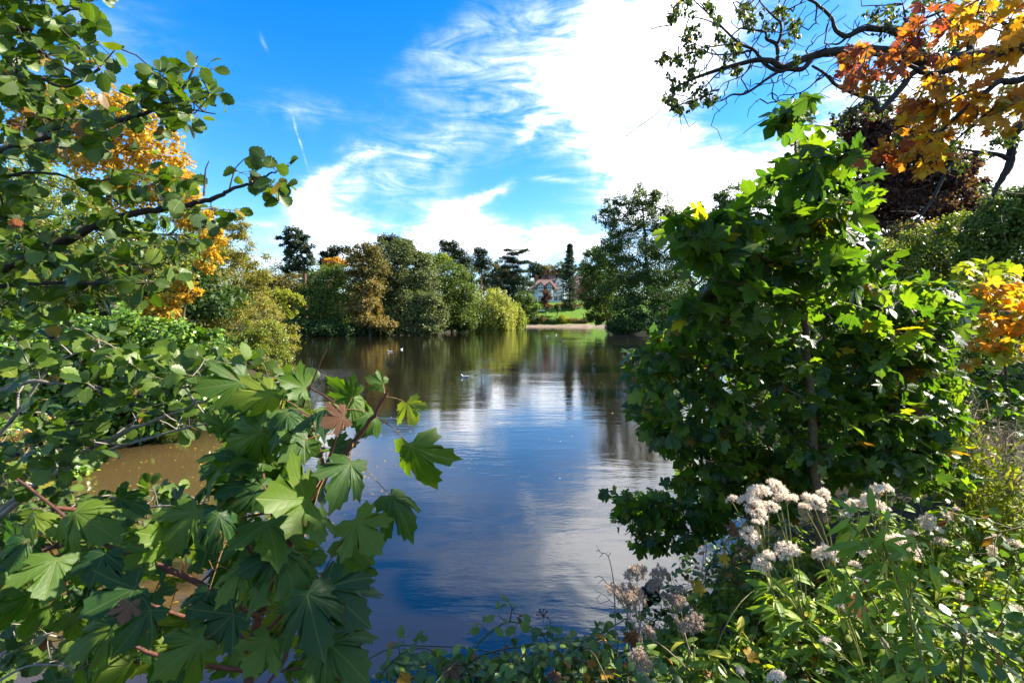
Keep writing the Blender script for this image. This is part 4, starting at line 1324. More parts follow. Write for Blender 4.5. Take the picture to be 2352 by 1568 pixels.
# ------------------------------------------------------------------ left bank: shrubs and trees 8 to 30 m away
def left_bank():
    T = tree
    T('willow_tree', 'fine-leaved ochre and green tree spreading to the water on the left bank', 29,
      [(470, 560, 60, 60), (530, 560, 36, 60), (500, 640, 90, 80), (570, 660, 50, 70), (450, 700, 100, 80), (560, 740, 90, 70), (630, 780, 55, 44), (480, 800, 110, 56), (600, 800, 70, 40), (545, 520, 26, 36), (420, 640, 80, 80), (430, 540, 70, 60), (505, 520, 40, 40), (590, 610, 40, 50)],
      M['ochre'], .085, 105000, 500, trunk_px=[(520, 850), (500, 760), (480, 660), (470, 560)], trunk_r=.16, clump=.24, tip_r=.012, depth=.7)
    T('willow_tree', 'bright green lower growth at the water edge right of the ochre tree', 27,
      [(610, 790, 46, 36), (640, 810, 34, 26), (570, 800, 50, 34), (600, 760, 40, 30), (520, 835, 80, 30), (450, 850, 80, 34), (620, 832, 46, 16)], M['light_green'], .07, 32000, 170, trunk_r=.06, clump=.3, tip_r=.008)
    T('waterside_shrub', 'low bright scrub covering the earth bank in front of the ochre tree', 21,
      [(560, 832, 60, 24), (490, 850, 70, 26), (610, 836, 36, 18), (420, 860, 60, 30), (540, 850, 60, 20)], M['light_green'], .065, 15000, 130, cat='shrub', trunk_r=.03, clump=.35, tip_r=.006)
    T('broadleaf_tree', 'sparse pale green tree leaning out over the water beyond the ochre tree', 38,
      [(640, 672, 26, 12), (668, 684, 24, 9), (690, 690, 14, 8), (640, 705, 26, 10), (668, 720, 22, 7), (625, 690, 26, 18)], M['f_ygreen'], .15, 3600, 70, base=(560, 800), trunk_px=[(560, 800), (590, 755), (620, 715), (650, 690), (690, 680)], trunk_r=.10, clump=.3, tip_r=.014)
    T('yellow_maple_tree', 'tall golden maple losing its leaves behind the alder branches', 20,
      [(180, 250, 80, 44), (270, 240, 50, 50), (330, 310, 80, 50), (240, 350, 120, 60), (380, 370, 50, 50), (120, 230, 60, 30), (160, 330, 90, 60), (340, 420, 90, 50), (420, 470, 60, 50), (250, 450, 110, 50), (460, 540, 30, 40), (400, 420, 60, 60), (440, 500, 40, 50), (300, 270, 60, 50), (60, 260, 60, 50)],
      M['yellow'], .155, 13000, 560, trunk_px=[(260, 800), (255, 600), (250, 450), (270, 330), (290, 230)], trunk_r=.16, clump=.16, inner=.3, tip_r=.007, wood_tips=460, bark='bark')
    T('yellow_maple_tree', 'low golden maple sprays above the glossy laurel', 13.5,
      [(345, 700, 34, 20), (380, 722, 34, 20), (330, 715, 20, 16), (405, 690, 26, 16), (430, 665, 26, 18), (478, 600, 22, 22), (495, 560, 16, 34), (420, 655, 20, 12), (390, 745, 26, 10)],
      M['yellow'], .10, 3400, 90, trunk_r=.05, clump=.3, tip_r=.006)
    T('broadleaf_tree', 'small-leaved pale green tree filling the left side below the golden maple', 14,
      [(40, 420, 80, 100), (140, 500, 110, 90), (60, 580, 110, 90), (240, 560, 100, 70), (180, 640, 120, 70), (320, 600, 80, 60), (20, 700, 90, 90), (400, 600, 60, 60), (340, 660, 80, 50), (-60, 500, 90, 160)],
      M['light_green'], .065, 60000, 420, base=(120, 900), trunk_r=.12, clump=.22, tip_r=.008, depth=.6)
    T('laurel_bush', 'large glossy green laurel on the left bank with white sheen on its leaves', 9.6,
      [(60, 820, 110, 80), (180, 790, 110, 60), (300, 770, 90, 60), (400, 800, 90, 60), (120, 900, 130, 90), (260, 880, 130, 90), (380, 880, 90, 80), (440, 850, 70, 60), (60, 960, 100, 70), (200, 980, 100, 60), (330, 940, 90, 60), (470, 800, 50, 40), (-60, 880, 110, 130), (100, 1030, 120, 40), (300, 985, 110, 40), (430, 930, 70, 40)],
      M['laurel'], .085, 40000, 520, cat='shrub', base=(200, 1000), trunk_r=.06, clump=.24, tip_r=.006, proto=SMALL, depth=.6, up=.5)
    T('laurel_bush', 'lower glossy green bush spreading to the water below the large laurel', 7.2,
      [(-20, 1040, 120, 70), (80, 1080, 110, 50), (-60, 1130, 120, 70), (40, 1130, 90, 40)], M['laurel'], .07, 13000, 200, cat='shrub', trunk_r=.03, clump=.3, tip_r=.004, proto=SMALL, depth=.6, up=.5)
    T('shrub', 'spray of peach and cream dying leaves low on the laurel', 6.6, [(60, 1010, 44, 16), (100, 985, 24, 22), (30, 1030, 30, 12)], M['peach'], .075, 420, 30, cat='shrub', trunk_r=.015, clump=.4, proto=SMALL, tip_r=.003)
    tree('undergrowth', 'dark undergrowth closing the left bank behind the laurel', 24,
         [(x, 690 + 20 * math.sin(x), 90, 90) for x in range(-60, 520, 90)] + [(x, 600, 90, 90) for x in range(-60, 420, 90)], M['f_dark'], .20, 26000, 240, cat='undergrowth', branches=False, inner=.2, trunk_r=.06)


# ------------------------------------------------------------------ right bank, beyond the near maple
def right_bank():
    T = tree
    T('copper_beech', 'dark purple copper beech behind the orange leaves', 27,
      [(1990, 300, 60, 40), (2060, 280, 60, 30), (1965, 275, 44, 26), (2110, 330, 80, 46), (2225, 480, 56, 36), (2170, 400, 70, 50), (2030, 350, 90, 50), (2120, 400, 90, 60), (2060, 430, 90, 60), (2180, 460, 70, 40), (2210, 430, 50, 26), (2120, 490, 110, 50), (2000, 470, 70, 60), (1960, 330, 40, 30), (2200, 380, 50, 26)],
      M['f_copper'], .16, 52000, 520, trunk_px=[(2090, 800), (2085, 600), (2080, 450), (2050, 330)], trunk_r=.3, clump=.2, inner=.35, tip_r=.014, bark='bark_dark')
    T('broadleaf_tree', 'copper and orange tinted crown just below the purple beech', 25, [(2100, 540, 60, 26), (2060, 560, 60, 30), (2150, 550, 50, 22)], M['f_turn'], .12, 9000, 90, clump=.3, trunk_r=.1)
    T('broadleaf_tree', 'pale green tree in sun between the maple and the right edge', 19,
      [(2140, 560, 70, 40), (2200, 540, 60, 46), (2080, 620, 80, 60), (2160, 620, 90, 60), (2230, 620, 70, 60), (2020, 660, 80, 60), (2000, 600, 60, 50)],
      M['light_green'], .085, 46000, 360, trunk_r=.15, clump=.24, tip_r=.01, depth=.6)
    T('broadleaf_tree', 'darker green tree at the right edge of the picture behind the autumn sapling', 15,
      [(2320, 480, 60, 46), (2280, 530, 70, 50), (2350, 580, 90, 70), (2250, 590, 50, 40), (2380, 480, 60, 60)], M['f_green'], .085, 26000, 260, trunk_r=.12, clump=.24, tip_r=.01)
    T('broadleaf_tree', 'green tree behind the upper stems of the near maple', 17,
      [(1880, 560, 90, 90), (1800, 640, 90, 90), (1900, 700, 120, 90), (1990, 720, 90, 80), (1760, 720, 80, 80)], M['f_green'], .09, 34000, 260, trunk_r=.14, clump=.28, depth=.5)
    T('shrub', 'orange-leaved bush glimpsed through the left side of the near maple', 19, [(1650, 725, 22, 22), (1660, 755, 24, 20), (1640, 765, 20, 12), (1690, 745, 20, 26)], M['f_orange'], .12, 3000, 60, cat='shrub', trunk_r=.03, tip_r=.006)
    T('shrub', 'green thicket on the right shore behind the near maple', 12,
      [(1700, 820, 60, 50), (1780, 800, 90, 80), (1880, 820, 100, 90), (1980, 830, 100, 90), (2080, 820, 100, 90), (2180, 800, 100, 90), (1860, 900, 100, 70), (2000, 920, 120, 80)], M['f_green'], .09, 34000, 280, cat='shrub', trunk_r=.05, clump=.3, tip_r=.008, depth=.45)
    T('thicket', 'dark shaded thicket under the autumn sapling at the right edge', 7.0,
      [(2180, 960, 120, 90), (2300, 980, 110, 110), (2260, 1080, 120, 90), (2100, 1060, 110, 80), (2360, 1100, 90, 120), (2000, 1080, 110, 80), (1900, 1060, 90, 80), (2330, 880, 80, 60), (2230, 880, 70, 50)], M['f_dark'], .075, 30000, 300, cat='thicket', trunk_r=.03, clump=.3, tip_r=.005, proto=SMALL, depth=.45)


# ------------------------------------------------------------------ leafy plants close to the camera
def inside_poly(poly, n):
    poly = np.array(poly, float)
    lo, hi = poly.min(0), poly.max(0)
    out = []
    while len(out) < n:
        p = RNG.uniform(lo, hi, (n * 3, 2))
        x, y = p[:, 0], p[:, 1]
        c = np.zeros(len(p), bool)
        for i in range(len(poly)):
            a, b = poly[i - 1], poly[i]
            c ^= ((a[1] > y) != (b[1] > y)) & (x < (b[0] - a[0]) * (y - a[1]) / (b[1] - a[1] + 1e-12) + a[0])
        out += list(p[c])
    return np.array(out[:n])


def region(poly, n, d0, d1):
    p = inside_poly(poly, n)
    d = RNG.uniform(d0, d1, n)
    return np.array([P(x, y, dd) for (x, y), dd in zip(p, d)])


def blocked(pts, holes):
    return pts


def stems_from(parent, stems, mat, k=8, name='stem'):
    """explicit stems: (pixel path with depth, r0, r1); returns points along them"""
    pts = []
    for (path, r0, r1) in stems:
        q = wiggly([P(x, y, d) for x, y, d in path], 6, .02)
        V, Fq = tube_np(q, np.linspace(r0, r1, len(q)), k)
        link(name, mesh_np(name, V, Fq, mat), parent)
        pts.append(q)
    return np.concatenate(pts)


def grow(parent, roots, nodes, k, pet, size, protos, mat, key, twig_r=.0016, twig_mat=None, pet_mat=None, single=290, low=None, light=(0, -.35, .75), spread=.55, droop=.55,
         compound=False, extra=None, bias=.25, wig=.04, rough=.45, expo=.42, rmax=.012, jitter=0.0, sag=.04):
    (V, Fq), src = network(roots, nodes, twig_r, expo, bias, 5, sag, wig, rmax)
    o = link('twigs', mesh_np('twigs', V, Fq, twig_mat), parent)
    o['kind'] = 'stuff'
    n = len(nodes)
    axis = nrmz(nodes - src)
    ci = np.repeat(np.arange(n), k)
    ax = axis[ci]
    side = nrmz(np.cross(ax, RNG.normal(0, .25, ax.shape) + np.array((0, 0, 1.0))))
    sgn = np.tile(np.resize([1, -1, 0], k), n)[:, None]
    d = nrmz(ax * .55 + side * sgn * spread * 1.6 + RNG.normal(0, rough * .6, ax.shape) + np.array((0, 0, .12)))
    ln = pet * RNG.uniform(.6, 1.4, (len(ci), 1))
    back = np.where(sgn != 0, -RNG.uniform(0, 1, (len(ci), 1)) * jitter, 0)
    start = nodes[ci] + ax * back
    base = start + d * ln
    tip = d * .8 + np.array((0, 0, -droop)) + RNG.normal(0, .3, d.shape)
    nr = np.array(light) + RNG.normal(0, rough, d.shape)
    s = RNG.uniform(size[0], size[1], len(ci))
    if extra is not None:
        eb, et, es, en, estart = extra
        base, tip, s, nr, start = np.vstack([base, eb]), np.vstack([tip, et]), np.r_[s, es], np.vstack([nr, en]), np.vstack([start, estart])
    if pet > 0:
        V, Fq = tubes_many(start, base, twig_r * .75, twig_r * .45, .06, 4)
        o = link('petioles', mesh_np('petioles', V, Fq, pet_mat or twig_mat), parent)
        o['kind'] = 'stuff'
    leaf_parts(parent, key, protos, mat, base, tip, nr, s, single, low=low)


HERO = [  # junction px, tip px, depth, tip nearer by
    (936, 925, 948, 975, .98, .03), (944, 1024, 974, 1140, .95, .02), (805, 1064, 772, 1150, .90, .07), (899, 1140, 962, 1206, .98, .03), (818, 1196, 876, 1272, .92, .02), (718, 1176, 740, 1240, .88, .05),
    (880, 882, 842, 866, 1.02, .02), (744, 940, 664, 968, .95, .05), (622, 905, 528, 922, .98, .05), (600, 992, 490, 1040, .96, .03), (604, 1057, 524, 1078, 1.0, .06), (602, 1116, 500, 1096, .98, .04),
    (708, 1149, 596, 1142, .86, .08), (503, 1182, 478, 1275, .88, .05), (642, 1268, 546, 1300, .84, .05), (615, 1199, 645, 1262, .86, .06), (173, 1177, 250, 1220, .95, .04), (79, 1184, 30, 1240, .95, .05),
    (130, 1285, 106, 1378, .86, .05), (450, 1173, 366, 1258, .88, .05), (349, 1263, 290, 1300, .9, .05), (644, 1262, 700, 1330, .86, .05), (706, 1364, 736, 1500, .80, .06), (745, 1350, 842, 1420, .84, .03),
    (346, 1400, 268, 1490, .80, .06), (310, 1350, 180, 1414, .84, .05), (259, 1436, 138, 1492, .84, .05), (461, 1470, 340, 1556, .80, .05), (536, 1410, 446, 1494, .84, .04), (479, 1360, 430, 1430, .86, .04),
    (752, 1476, 842, 1536, .84, .03), (790, 1240, 856, 1290, .95, .03), (700, 890, 640, 868, 1.0, .05), (810, 910, 760, 880, 1.03, .04), (700, 1010, 640, 1060, .95, .05), (860, 960, 886, 990, 1.05, .0),
    (560, 1300, 500, 1360, .82, .05), (620, 1470, 560, 1550, .80, .05), (400, 1240, 330, 1220, .88, .05), (240, 1270, 200, 1340, .88, .05), (60, 1240, 20, 1310, .92, .04), (660, 950, 700, 1000, .97, .04)]


def near_maple():
    base = P(560, 1800, 1.15)
    r = root('maple_sapling', (base[0], base[1], gz(base[0], base[1])), 'maple sapling with large shaded green leaves and reddish stems over the left of the lake', 'sapling')
    b3 = (base[0], base[1], .8)
    S = [([(545, 1850, 1.12), (580, 1490, 1.10), (620, 1340, 1.08), (680, 1220, 1.05), (725, 1120, 1.03), (790, 1042, 1.0), (850, 965, .99), (890, 898, .98)], .013, .003),
         ([(725, 1125, 1.03), (742, 1070, 1.05), (728, 1010, 1.05), (718, 960, 1.05)], .005, .002), ([(740, 1095, 1.04), (760, 1040, 1.02), (778, 985, 1.0)], .004, .002),
         ([(620, 1340, 1.08), (640, 1180, 1.2), (662, 1040, 1.25), (690, 960, 1.25), (705, 905, 1.22), (752, 798, 1.2)], .007, .0014),
         ([(600, 1420, 1.08), (480, 1350, 1.0), (350, 1290, .98), (270, 1262, .97), (180, 1215, 1.0), (125, 1165, 1.02), (40, 1100, 1.05)], .007, .0025),
         ([(580, 1500, 1.08), (480, 1440, 1.0), (380, 1400, .92), (300, 1370, .9)], .006, .002), ([(570, 1540, 1.08), (420, 1520, .95), (300, 1480, .92), (250, 1440, .9)], .006, .002),
         ([(620, 1340, 1.08), (560, 1240, 1.0), (520, 1200, .95)], .005, .002), ([(590, 1470, 1.08), (660, 1400, .98), (720, 1355, .92)], .005, .002), ([(640, 1290, 1.07), (640, 1240, 1.0), (610, 1130, 1.0)], .004, .002)]
    pts = stems_from(r, S, M['twig_red'], 8)
    A = region([(500, 1010), (560, 890), (720, 860), (760, 940), (850, 890), (880, 910), (760, 1010), (740, 1110), (600, 1130), (520, 1180)], 16, 1.0, 1.35)
    B = region([(0, 1200), (150, 1180), (350, 1200), (500, 1140), (720, 1110), (740, 1180), (780, 1250), (760, 1330), (800, 1400), (800, 1480), (800, 1568), (130, 1568), (210, 1440), (80, 1330), (0, 1310)], 54, 1.0, 1.7)
    Cc = region([(640, 1180), (830, 1270), (835, 1420), (820, 1568), (600, 1568)], 20, 1.6, 2.0)
    nodes = np.vstack([A, B, Cc])
    eb, et, es, en = [], [], [], []
    for (jx, jy, tx, ty, d, dn) in HERO:
        a, b = P(jx, jy, d), P(tx, ty, d - dn)
        t = b - a
        L = np.linalg.norm(t)
        v = nrmz(np.array((0, 0, EYE)) - a)
        nn = v - (v @ t) / (t @ t) * t
        nn = nrmz(nn) + np.array((0, 0, .6)) + RNG.normal(0, .4, 3)
        eb.append(a)
        et.append(t)
        es.append(L / 1.05)
        en.append(nn)
    eb = np.array(eb)
    st = np.array([pts[np.argmin(np.linalg.norm(pts - e, axis=1) + .3 * np.maximum(pts[:, 2] - e[2], 0))] for e in eb])
    # long petioles reach back toward the stem but no farther than their own length
    dv = st - eb
    ln = np.linalg.norm(dv, axis=1, keepdims=True)
    st2 = eb + dv * np.minimum(1, .14 / ln)
    far_ = (ln[:, 0] > .14)
    if far_.any():
        V, Fq = tubes_many(st[far_], st2[far_], .0026, .0018, .05, 5)
        o = link('twigs', mesh_np('twigs', V, Fq, M['twig_red']), r)
        o['kind'] = 'stuff'
    grow(r, pts, nodes, 3, .055, (.05, .095), MAPLE_FINE, M['maple_near'], 'maple_fine', .0018, M['twig_red'], M['petiole'], 298, droop=.7, light=(.1, -.45, .65), jitter=.05, rough=.75,
         extra=(eb, np.array(et), np.array(es), np.array(en), st2), rmax=.005)
    for (jx, jy, tx, ty, d, lab) in ((300, 1385, 280, 1432, .78, 'dry pinkish brown leaf'), (790, 958, 738, 975, .86, 'orange-brown dying leaf'), (700, 990, 690, 1030, 1.0, 'small orange leaf')):
        a, b = P(jx, jy, d), P(tx, ty, d - .02)
        sd, tp, nm = frames((b - a)[None], np.array([[.2, -1, .4]]))
        L = float(np.linalg.norm(b - a))
        o = bpy.data.objects.new('leaf', proto_meshes('dry', MAPLE_FINE, M['maple_dry'])[2])
        q = a - np.array(r.location)
        x, y, z = sd[0] * L, tp[0] * L, nm[0] * L
        o.matrix_basis = Matrix(((x[0], y[0], z[0], q[0]), (x[1], y[1], z[1], q[1]), (x[2], y[2], z[2], q[2]), (0, 0, 0, 1)))
        COL.objects.link(o)
        o.parent = r
        o['label'] = lab


def alder():
    d1 = 1.55
    r = root('alder_tree', (-3.0, 1.6, gz(-3.0, 1.6)), 'alder with round leaves whose branches reach in from the left side', 'tree')

    def s(pts, d, r0, r1):
        return ([(x, y, d) for x, y in pts], r0, r1)
    up = [s([(-320, 700), (-60, 170), (20, 70), (70, 62), (78, -20)], 1.5, .02, .004), s([(-200, 420), (-40, 350), (0, 345), (119, 313), (274, 277), (342, 256), (410, 215), (440, 170), (455, 130)], 1.5, .012, .002),
          s([(342, 256), (420, 250), (495, 262)], 1.5, .004, .0015), s([(60, 100), (140, 150), (200, 175), (270, 110)], 1.45, .005, .0015), s([(-40, 200), (60, 170), (150, 200), (230, 160)], 1.4, .006, .002),
          s([(-300, 760), (0, 620), (130, 564), (205, 526), (259, 500), (360, 482), (439, 468), (497, 454), (526, 437), (576, 421), (619, 400), (650, 388)], 1.5, .016, .0015),
          s([(526, 437), (540, 389), (562, 364)], 1.5, .0025, .0012), s([(587, 428), (612, 448), (640, 462)], 1.5, .002, .0012), s([(468, 450), (472, 392), (480, 370)], 1.5, .003, .0012),
          s([(205, 526), (316, 536), (430, 540)], 1.5, .004, .0015), s([(-200, 700), (0, 658), (108, 650), (324, 650), (400, 640)], 1.45, .009, .002),
          s([(-100, 440), (40, 400), (130, 400), (200, 420), (300, 400)], 1.5, .006, .002)]
    lo = [s([(-320, 1150), (-40, 915), (0, 899), (65, 877), (144, 881), (235, 890)], 1.5, .014, .002), s([(0, 1000), (60, 920), (108, 852), (155, 820), (230, 790)], 1.6, .007, .002),
          s([(-200, 1330), (60, 1130), (158, 1061), (252, 1007), (360, 964), (486, 913), (560, 880)], 1.6, .013, .002), s([(-180, 1340), (80, 1120), (180, 1061), (288, 1021), (432, 982), (497, 964)], 1.55, .010, .002),
          s([(-120, 1300), (100, 1180), (270, 1168), (400, 1160), (480, 1148)], 1.6, .007, .002), s([(486, 913), (600, 870), (690, 868)], 1.7, .003, .0014)]
    lo2 = [s([(-120, 1640), (0, 1511), (32, 1479), (72, 1436), (119, 1385)], 1.5, .007, .002), s([(-60, 1530), (60, 1475), (150, 1440), (200, 1400)], 1.5, .004, .0015), s([(-60, 1600), (60, 1530), (170, 1530)], 1.4, .005, .0015)]
    p1 = stems_from(r, up, M['bark_dark'], 7, 'branch')
    p2 = stems_from(r, lo + lo2, M['bark_grey'], 7, 'branch')
    R = region
    up_nodes = np.vstack([
        R([(-60, -60), (230, -40), (200, 60), (250, 90), (290, 110), (240, 160), (170, 150), (120, 190), (-60, 210)], 76, 1.25, 1.7),
        R([(-60, 190), (120, 190), (200, 210), (230, 270), (330, 230), (300, 330), (120, 350), (-60, 360)], 50, 1.3, 1.8),
        R([(300, 250), (340, 180), (360, 125), (400, 130), (430, 190), (470, 150), (490, 200), (480, 260), (430, 290), (350, 300)], 26, 1.35, 1.65),
        R([(-60, 360), (200, 400), (330, 330), (340, 440), (300, 520), (-60, 560)], 42, 1.3, 1.9),
        R([(330, 380), (420, 400), (540, 470), (540, 510), (470, 560), (300, 560), (250, 500)], 24, 1.35, 1.7),
        R([(540, 380), (650, 380), (660, 470), (600, 460)], 7, 1.45, 1.55),
        R([(-60, 540), (200, 560), (400, 560), (480, 600), (380, 660), (200, 690), (60, 720), (-60, 720)], 64, 1.3, 1.9)])
    lo_nodes = np.vstack([
        R([(-60, 760), (100, 720), (240, 730), (300, 800), (420, 820), (500, 860), (420, 930), (240, 960), (140, 940), (-60, 960)], 74, 1.35, 1.9),
        R([(400, 830), (560, 820), (690, 850), (720, 900), (600, 930), (480, 965), (420, 990), (320, 1000), (300, 960)], 40, 1.4, 1.9),
        R([(0, 980), (120, 960), (250, 970), (300, 1020), (200, 1050), (120, 1090), (60, 1140), (-60, 1130)], 50, 1.4, 1.9),
        R([(-60, 1160), (150, 1120), (260, 1130), (420, 1100), (470, 1140), (400, 1200), (250, 1230), (-60, 1230)], 70, 1.5, 2.1),
        R([(-60, 1380), (60, 1400), (160, 1380), (230, 1420), (200, 1568), (-60, 1568)], 66, 1.4, 1.9)])
    n1 = len(up_nodes)
    grow(r, p1, up_nodes, 5, .018, (.031, .054), ALDER, M['alder'], 'alder', .0012, M['bark_dark'], M['stem_green'], 180, droop=.35, light=(.1, -.55, .45), rough=.6, rmax=.006)
    grow(r, p2, lo_nodes, 4, .018, (.036, .060), ALDER, M['alder'], 'alder', .0012, M['bark_grey'], M['stem_green'], 118, droop=.15, light=(.25, -.35, .75), rough=.5, rmax=.006)
    # alder cones, small dark clusters along the lower twigs
    cone = MB()
    vs, fs = lathe([(0, -.5, 0, .05, .05), (0, -.35, 0, .28, .28), (0, 0, 0, .36, .36), (0, .35, 0, .25, .25), (0, .5, 0, .05, .05)], 8)
    cm = bpy.data.meshes.new('cone')
    cm.from_pydata(vs, [], fs)
    cm.materials.append(M['bark_dark'])
    for j in RNG.choice(len(lo_nodes), 60, replace=False):
        q = lo_nodes[j] + RNG.normal(0, .012, 3) - np.array(r.location)
        o = bpy.data.objects.new('cone', cm)
        o.location = q
        o.scale = (.016, .016, .016)
        o.rotation_euler = tuple(RNG.uniform(0, 6, 3))
        COL.objects.link(o)
        o.parent = r


def right_maples():
    R = region
    x0, y0 = P(1880, 1300, 2.7)[:2]
    r = root('maple_tree', (x0, y0, gz(x0, y0)), 'young green maple with a straight brown trunk right of the lake', 'tree')
    S = [([(1900, 1450, 2.75), (1880, 1200, 2.7), (1868, 1000, 2.65), (1862, 900, 2.6), (1850, 780, 2.55), (1845, 660, 2.5)], .026, .016),
         ([(1845, 660, 2.5), (1800, 622, 2.4), (1751, 590, 2.3), (1691, 563, 2.2), (1619, 530, 2.1), (1590, 560, 2.0)], .010, .003),
         ([(1845, 665, 2.5), (1836, 590, 2.45), (1832, 500, 2.4), (1828, 400, 2.35), (1826, 300, 2.3), (1826, 245, 2.3)], .011, .003),
         ([(1848, 665, 2.5), (1874, 590, 2.4), (1895, 530, 2.35), (1905, 470, 2.3), (1915, 400, 2.25), (1932, 340, 2.2)], .011, .003),
         ([(1862, 1010, 2.65), (1892, 800, 2.75), (1898, 640, 2.8), (1925, 560, 2.8)], .009, .003),
         ([(1856, 704, 2.55), (1892, 695, 2.5), (1934, 677, 2.4), (1975, 674, 2.35), (2030, 682, 2.3)], .007, .002),
         ([(1860, 920, 2.6), (1740, 860, 2.7), (1640, 800, 2.8), (1560, 760, 2.9)], .007, .002), ([(1865, 1020, 2.65), (1740, 960, 2.9), (1600, 900, 3.1), (1480, 840, 3.2)], .008, .002),
         ([(1872, 1100, 2.7), (1760, 1060, 3.0), (1620, 1010, 3.2), (1480, 960, 3.3)], .008, .002), ([(1885, 1260, 2.8), (1760, 1200, 3.2), (1600, 1170, 3.4), (1430, 1150, 3.5)], .008, .002),
         ([(1700, 565, 2.2), (1640, 640, 2.2), (1590, 720, 2.2)], .004, .002), ([(1870, 1060, 2.7), (1990, 1000, 2.8), (2100, 930, 2.9)], .006, .002)]
    pts = stems_from(r, S, M['bark_maple'], 8, 'stem')
    upper = np.vstack([
        R([(1795, 250), (1830, 236), (1852, 245), (1850, 300), (1800, 310)], 5, 2.2, 2.4),
        R([(1750, 370), (1830, 320), (1900, 350), (1960, 360), (2010, 400), (1980, 460), (1930, 520), (1800, 540), (1740, 480)], 40, 2.0, 2.7),
        R([(1590, 560), (1610, 520), (1700, 500), (1800, 490), (1960, 470), (2010, 520), (2040, 600), (1960, 660), (1800, 700), (1700, 680), (1640, 640)], 84, 2.0, 3.0),
        R([(1565, 570), (1580, 535), (1640, 505), (1720, 495), (1720, 560), (1640, 600)], 24, 1.9, 2.3)])
    lower = np.vstack([
        R([(1640, 640), (1800, 640), (2000, 640), (2100, 700), (2120, 820), (1900, 860), (1700, 860), (1560, 740)], 170, 2.3, 3.4),
        R([(1520, 800), (1560, 740), (1700, 800), (1900, 840), (2080, 840), (2080, 1000), (1900, 1060), (1760, 1060), (1600, 1040), (1480, 960), (1450, 880), (1455, 810)], 290, 2.5, 3.7),
        R([(1440, 890), (1480, 940), (1620, 1000), (1780, 1040), (1960, 1060), (2060, 1100), (1900, 1110), (1740, 1120), (1600, 1090), (1500, 1010)], 140, 2.7, 3.7),
        R([(1560, 1080), (1700, 1100), (1960, 1090), (1900, 1150), (1750, 1200), (1650, 1190), (1580, 1150)], 70, 2.9, 3.7),
        R([(1560, 700), (1620, 660), (1700, 680), (1660, 760), (1570, 780)], 30, 2.2, 2.7),
        R([(1500, 800), (1530, 770), (1620, 780), (1600, 840), (1500, 850)], 34, 2.8, 3.3),
        R([(1405, 1130), (1500, 1130), (1600, 1120), (1720, 1130), (1690, 1200), (1600, 1240), (1560, 1270), (1490, 1260), (1430, 1230)], 120, 3.2, 3.9)])
    kw = dict(light=(.25, -.25, .8), droop=.35, rough=.5, jitter=.15, rmax=.006)
    grow(r, pts, upper, 5, .05, (.055, .098), MAPLE_MID, M['maple'], 'maple_mid', .0016, M['twig_red'], M['petiole'], 150, low=MAPLE_LOW, **kw)
    grow(r, pts, lower, 5, .045, (.042, .078), MAPLE_MID, M['maple'], 'maple_mid', .0014, M['twig_red'], M['petiole'], 148, low=MAPLE_LOW, **kw)

    x0, y0 = P(2250, 1300, 3.0)[:2]
    r = root('maple_tree', (x0, y0, gz(x0, y0)), 'second young maple with slanting stems leaning left, right of the straight-trunked one', 'tree')
    S = [([(2250, 1300, 3.1), (2216, 1157, 3.05), (2160, 1077, 3.0), (2095, 985, 3.0), (2049, 900, 2.95), (2010, 774, 2.9), (1995, 690, 2.9)], .020, .004),
         ([(2053, 895, 2.95), (2096, 797, 2.9), (2146, 696, 2.85), (2170, 660, 2.8)], .007, .002), ([(2160, 1077, 3.0), (2200, 960, 2.9), (2240, 860, 2.8)], .006, .002), ([(2095, 985, 3.0), (2000, 960, 2.8), (1930, 930, 2.7)], .006, .002),
         ([(2216, 1157, 3.0), (2150, 1130, 2.8), (2040, 1080, 2.6)], .006, .002)]
    pts = stems_from(r, S, M['bark_maple'], 8, 'stem')
    nodes = np.vstack([
        R([(1960, 680), (2060, 640), (2150, 650), (2220, 680), (2200, 760), (2120, 800), (1980, 800)], 100, 2.6, 3.2),
        R([(1950, 800), (2180, 780), (2230, 860), (2190, 960), (2200, 1060), (2060, 1040), (1960, 960)], 180, 2.6, 3.4),
        R([(1960, 1000), (2180, 1000), (2250, 1060), (2250, 1120), (2100, 1120), (1960, 1090)], 90, 2.6, 3.3)])
    grow(r, pts, nodes, 5, .045, (.045, .082), MAPLE_MID, M['maple'], 'maple_mid', .0016, M['twig_red'], M['petiole'], 290, low=MAPLE_LOW, light=(.25, -.2, .85), droop=.35, rough=.5, jitter=.15, rmax=.006)

    # autumn sapling at the right edge
    x0, y0 = P(2330, 1250, 4.6)[:2]
    r = root('autumn_sapling', (x0, y0, gz(x0, y0)), 'sapling with lime, orange and red leaves at the right edge', 'sapling')
    S = [([(2335, 1200, 4.6), (2320, 1000, 4.6), (2310, 850, 4.5), (2290, 720, 4.4), (2270, 620, 4.4)], .020, .005), ([(2310, 850, 4.5), (2350, 760, 4.4), (2400, 680, 4.4)], .008, .003), ([(2300, 760, 4.4), (2240, 680, 4.3), (2200, 640, 4.3)], .006, .002)]
    pts = stems_from(r, S, M['bark_maple'], 7, 'stem')
    n1 = R([(2190, 620), (2260, 590), (2352, 640), (2380, 800), (2280, 830), (2230, 740)], 75, 4.1, 5.0)
    n2 = R([(2230, 670), (2300, 640), (2400, 650), (2400, 800), (2330, 800), (2200, 850), (2220, 790), (2290, 780)], 60, 4.0, 4.8)
    n3 = R([(2180, 880), (2400, 850), (2400, 990), (2250, 1000)], 60, 4.2, 5.2)
    grow(r, pts, n1, 5, .04, (.05, .085), MAPLE_LOW, M['f_ygreen'], 'maple_low', .0016, M['twig_red'], M['petiole'], 60, light=(.2, -.2, .8), droop=.3, jitter=.08)
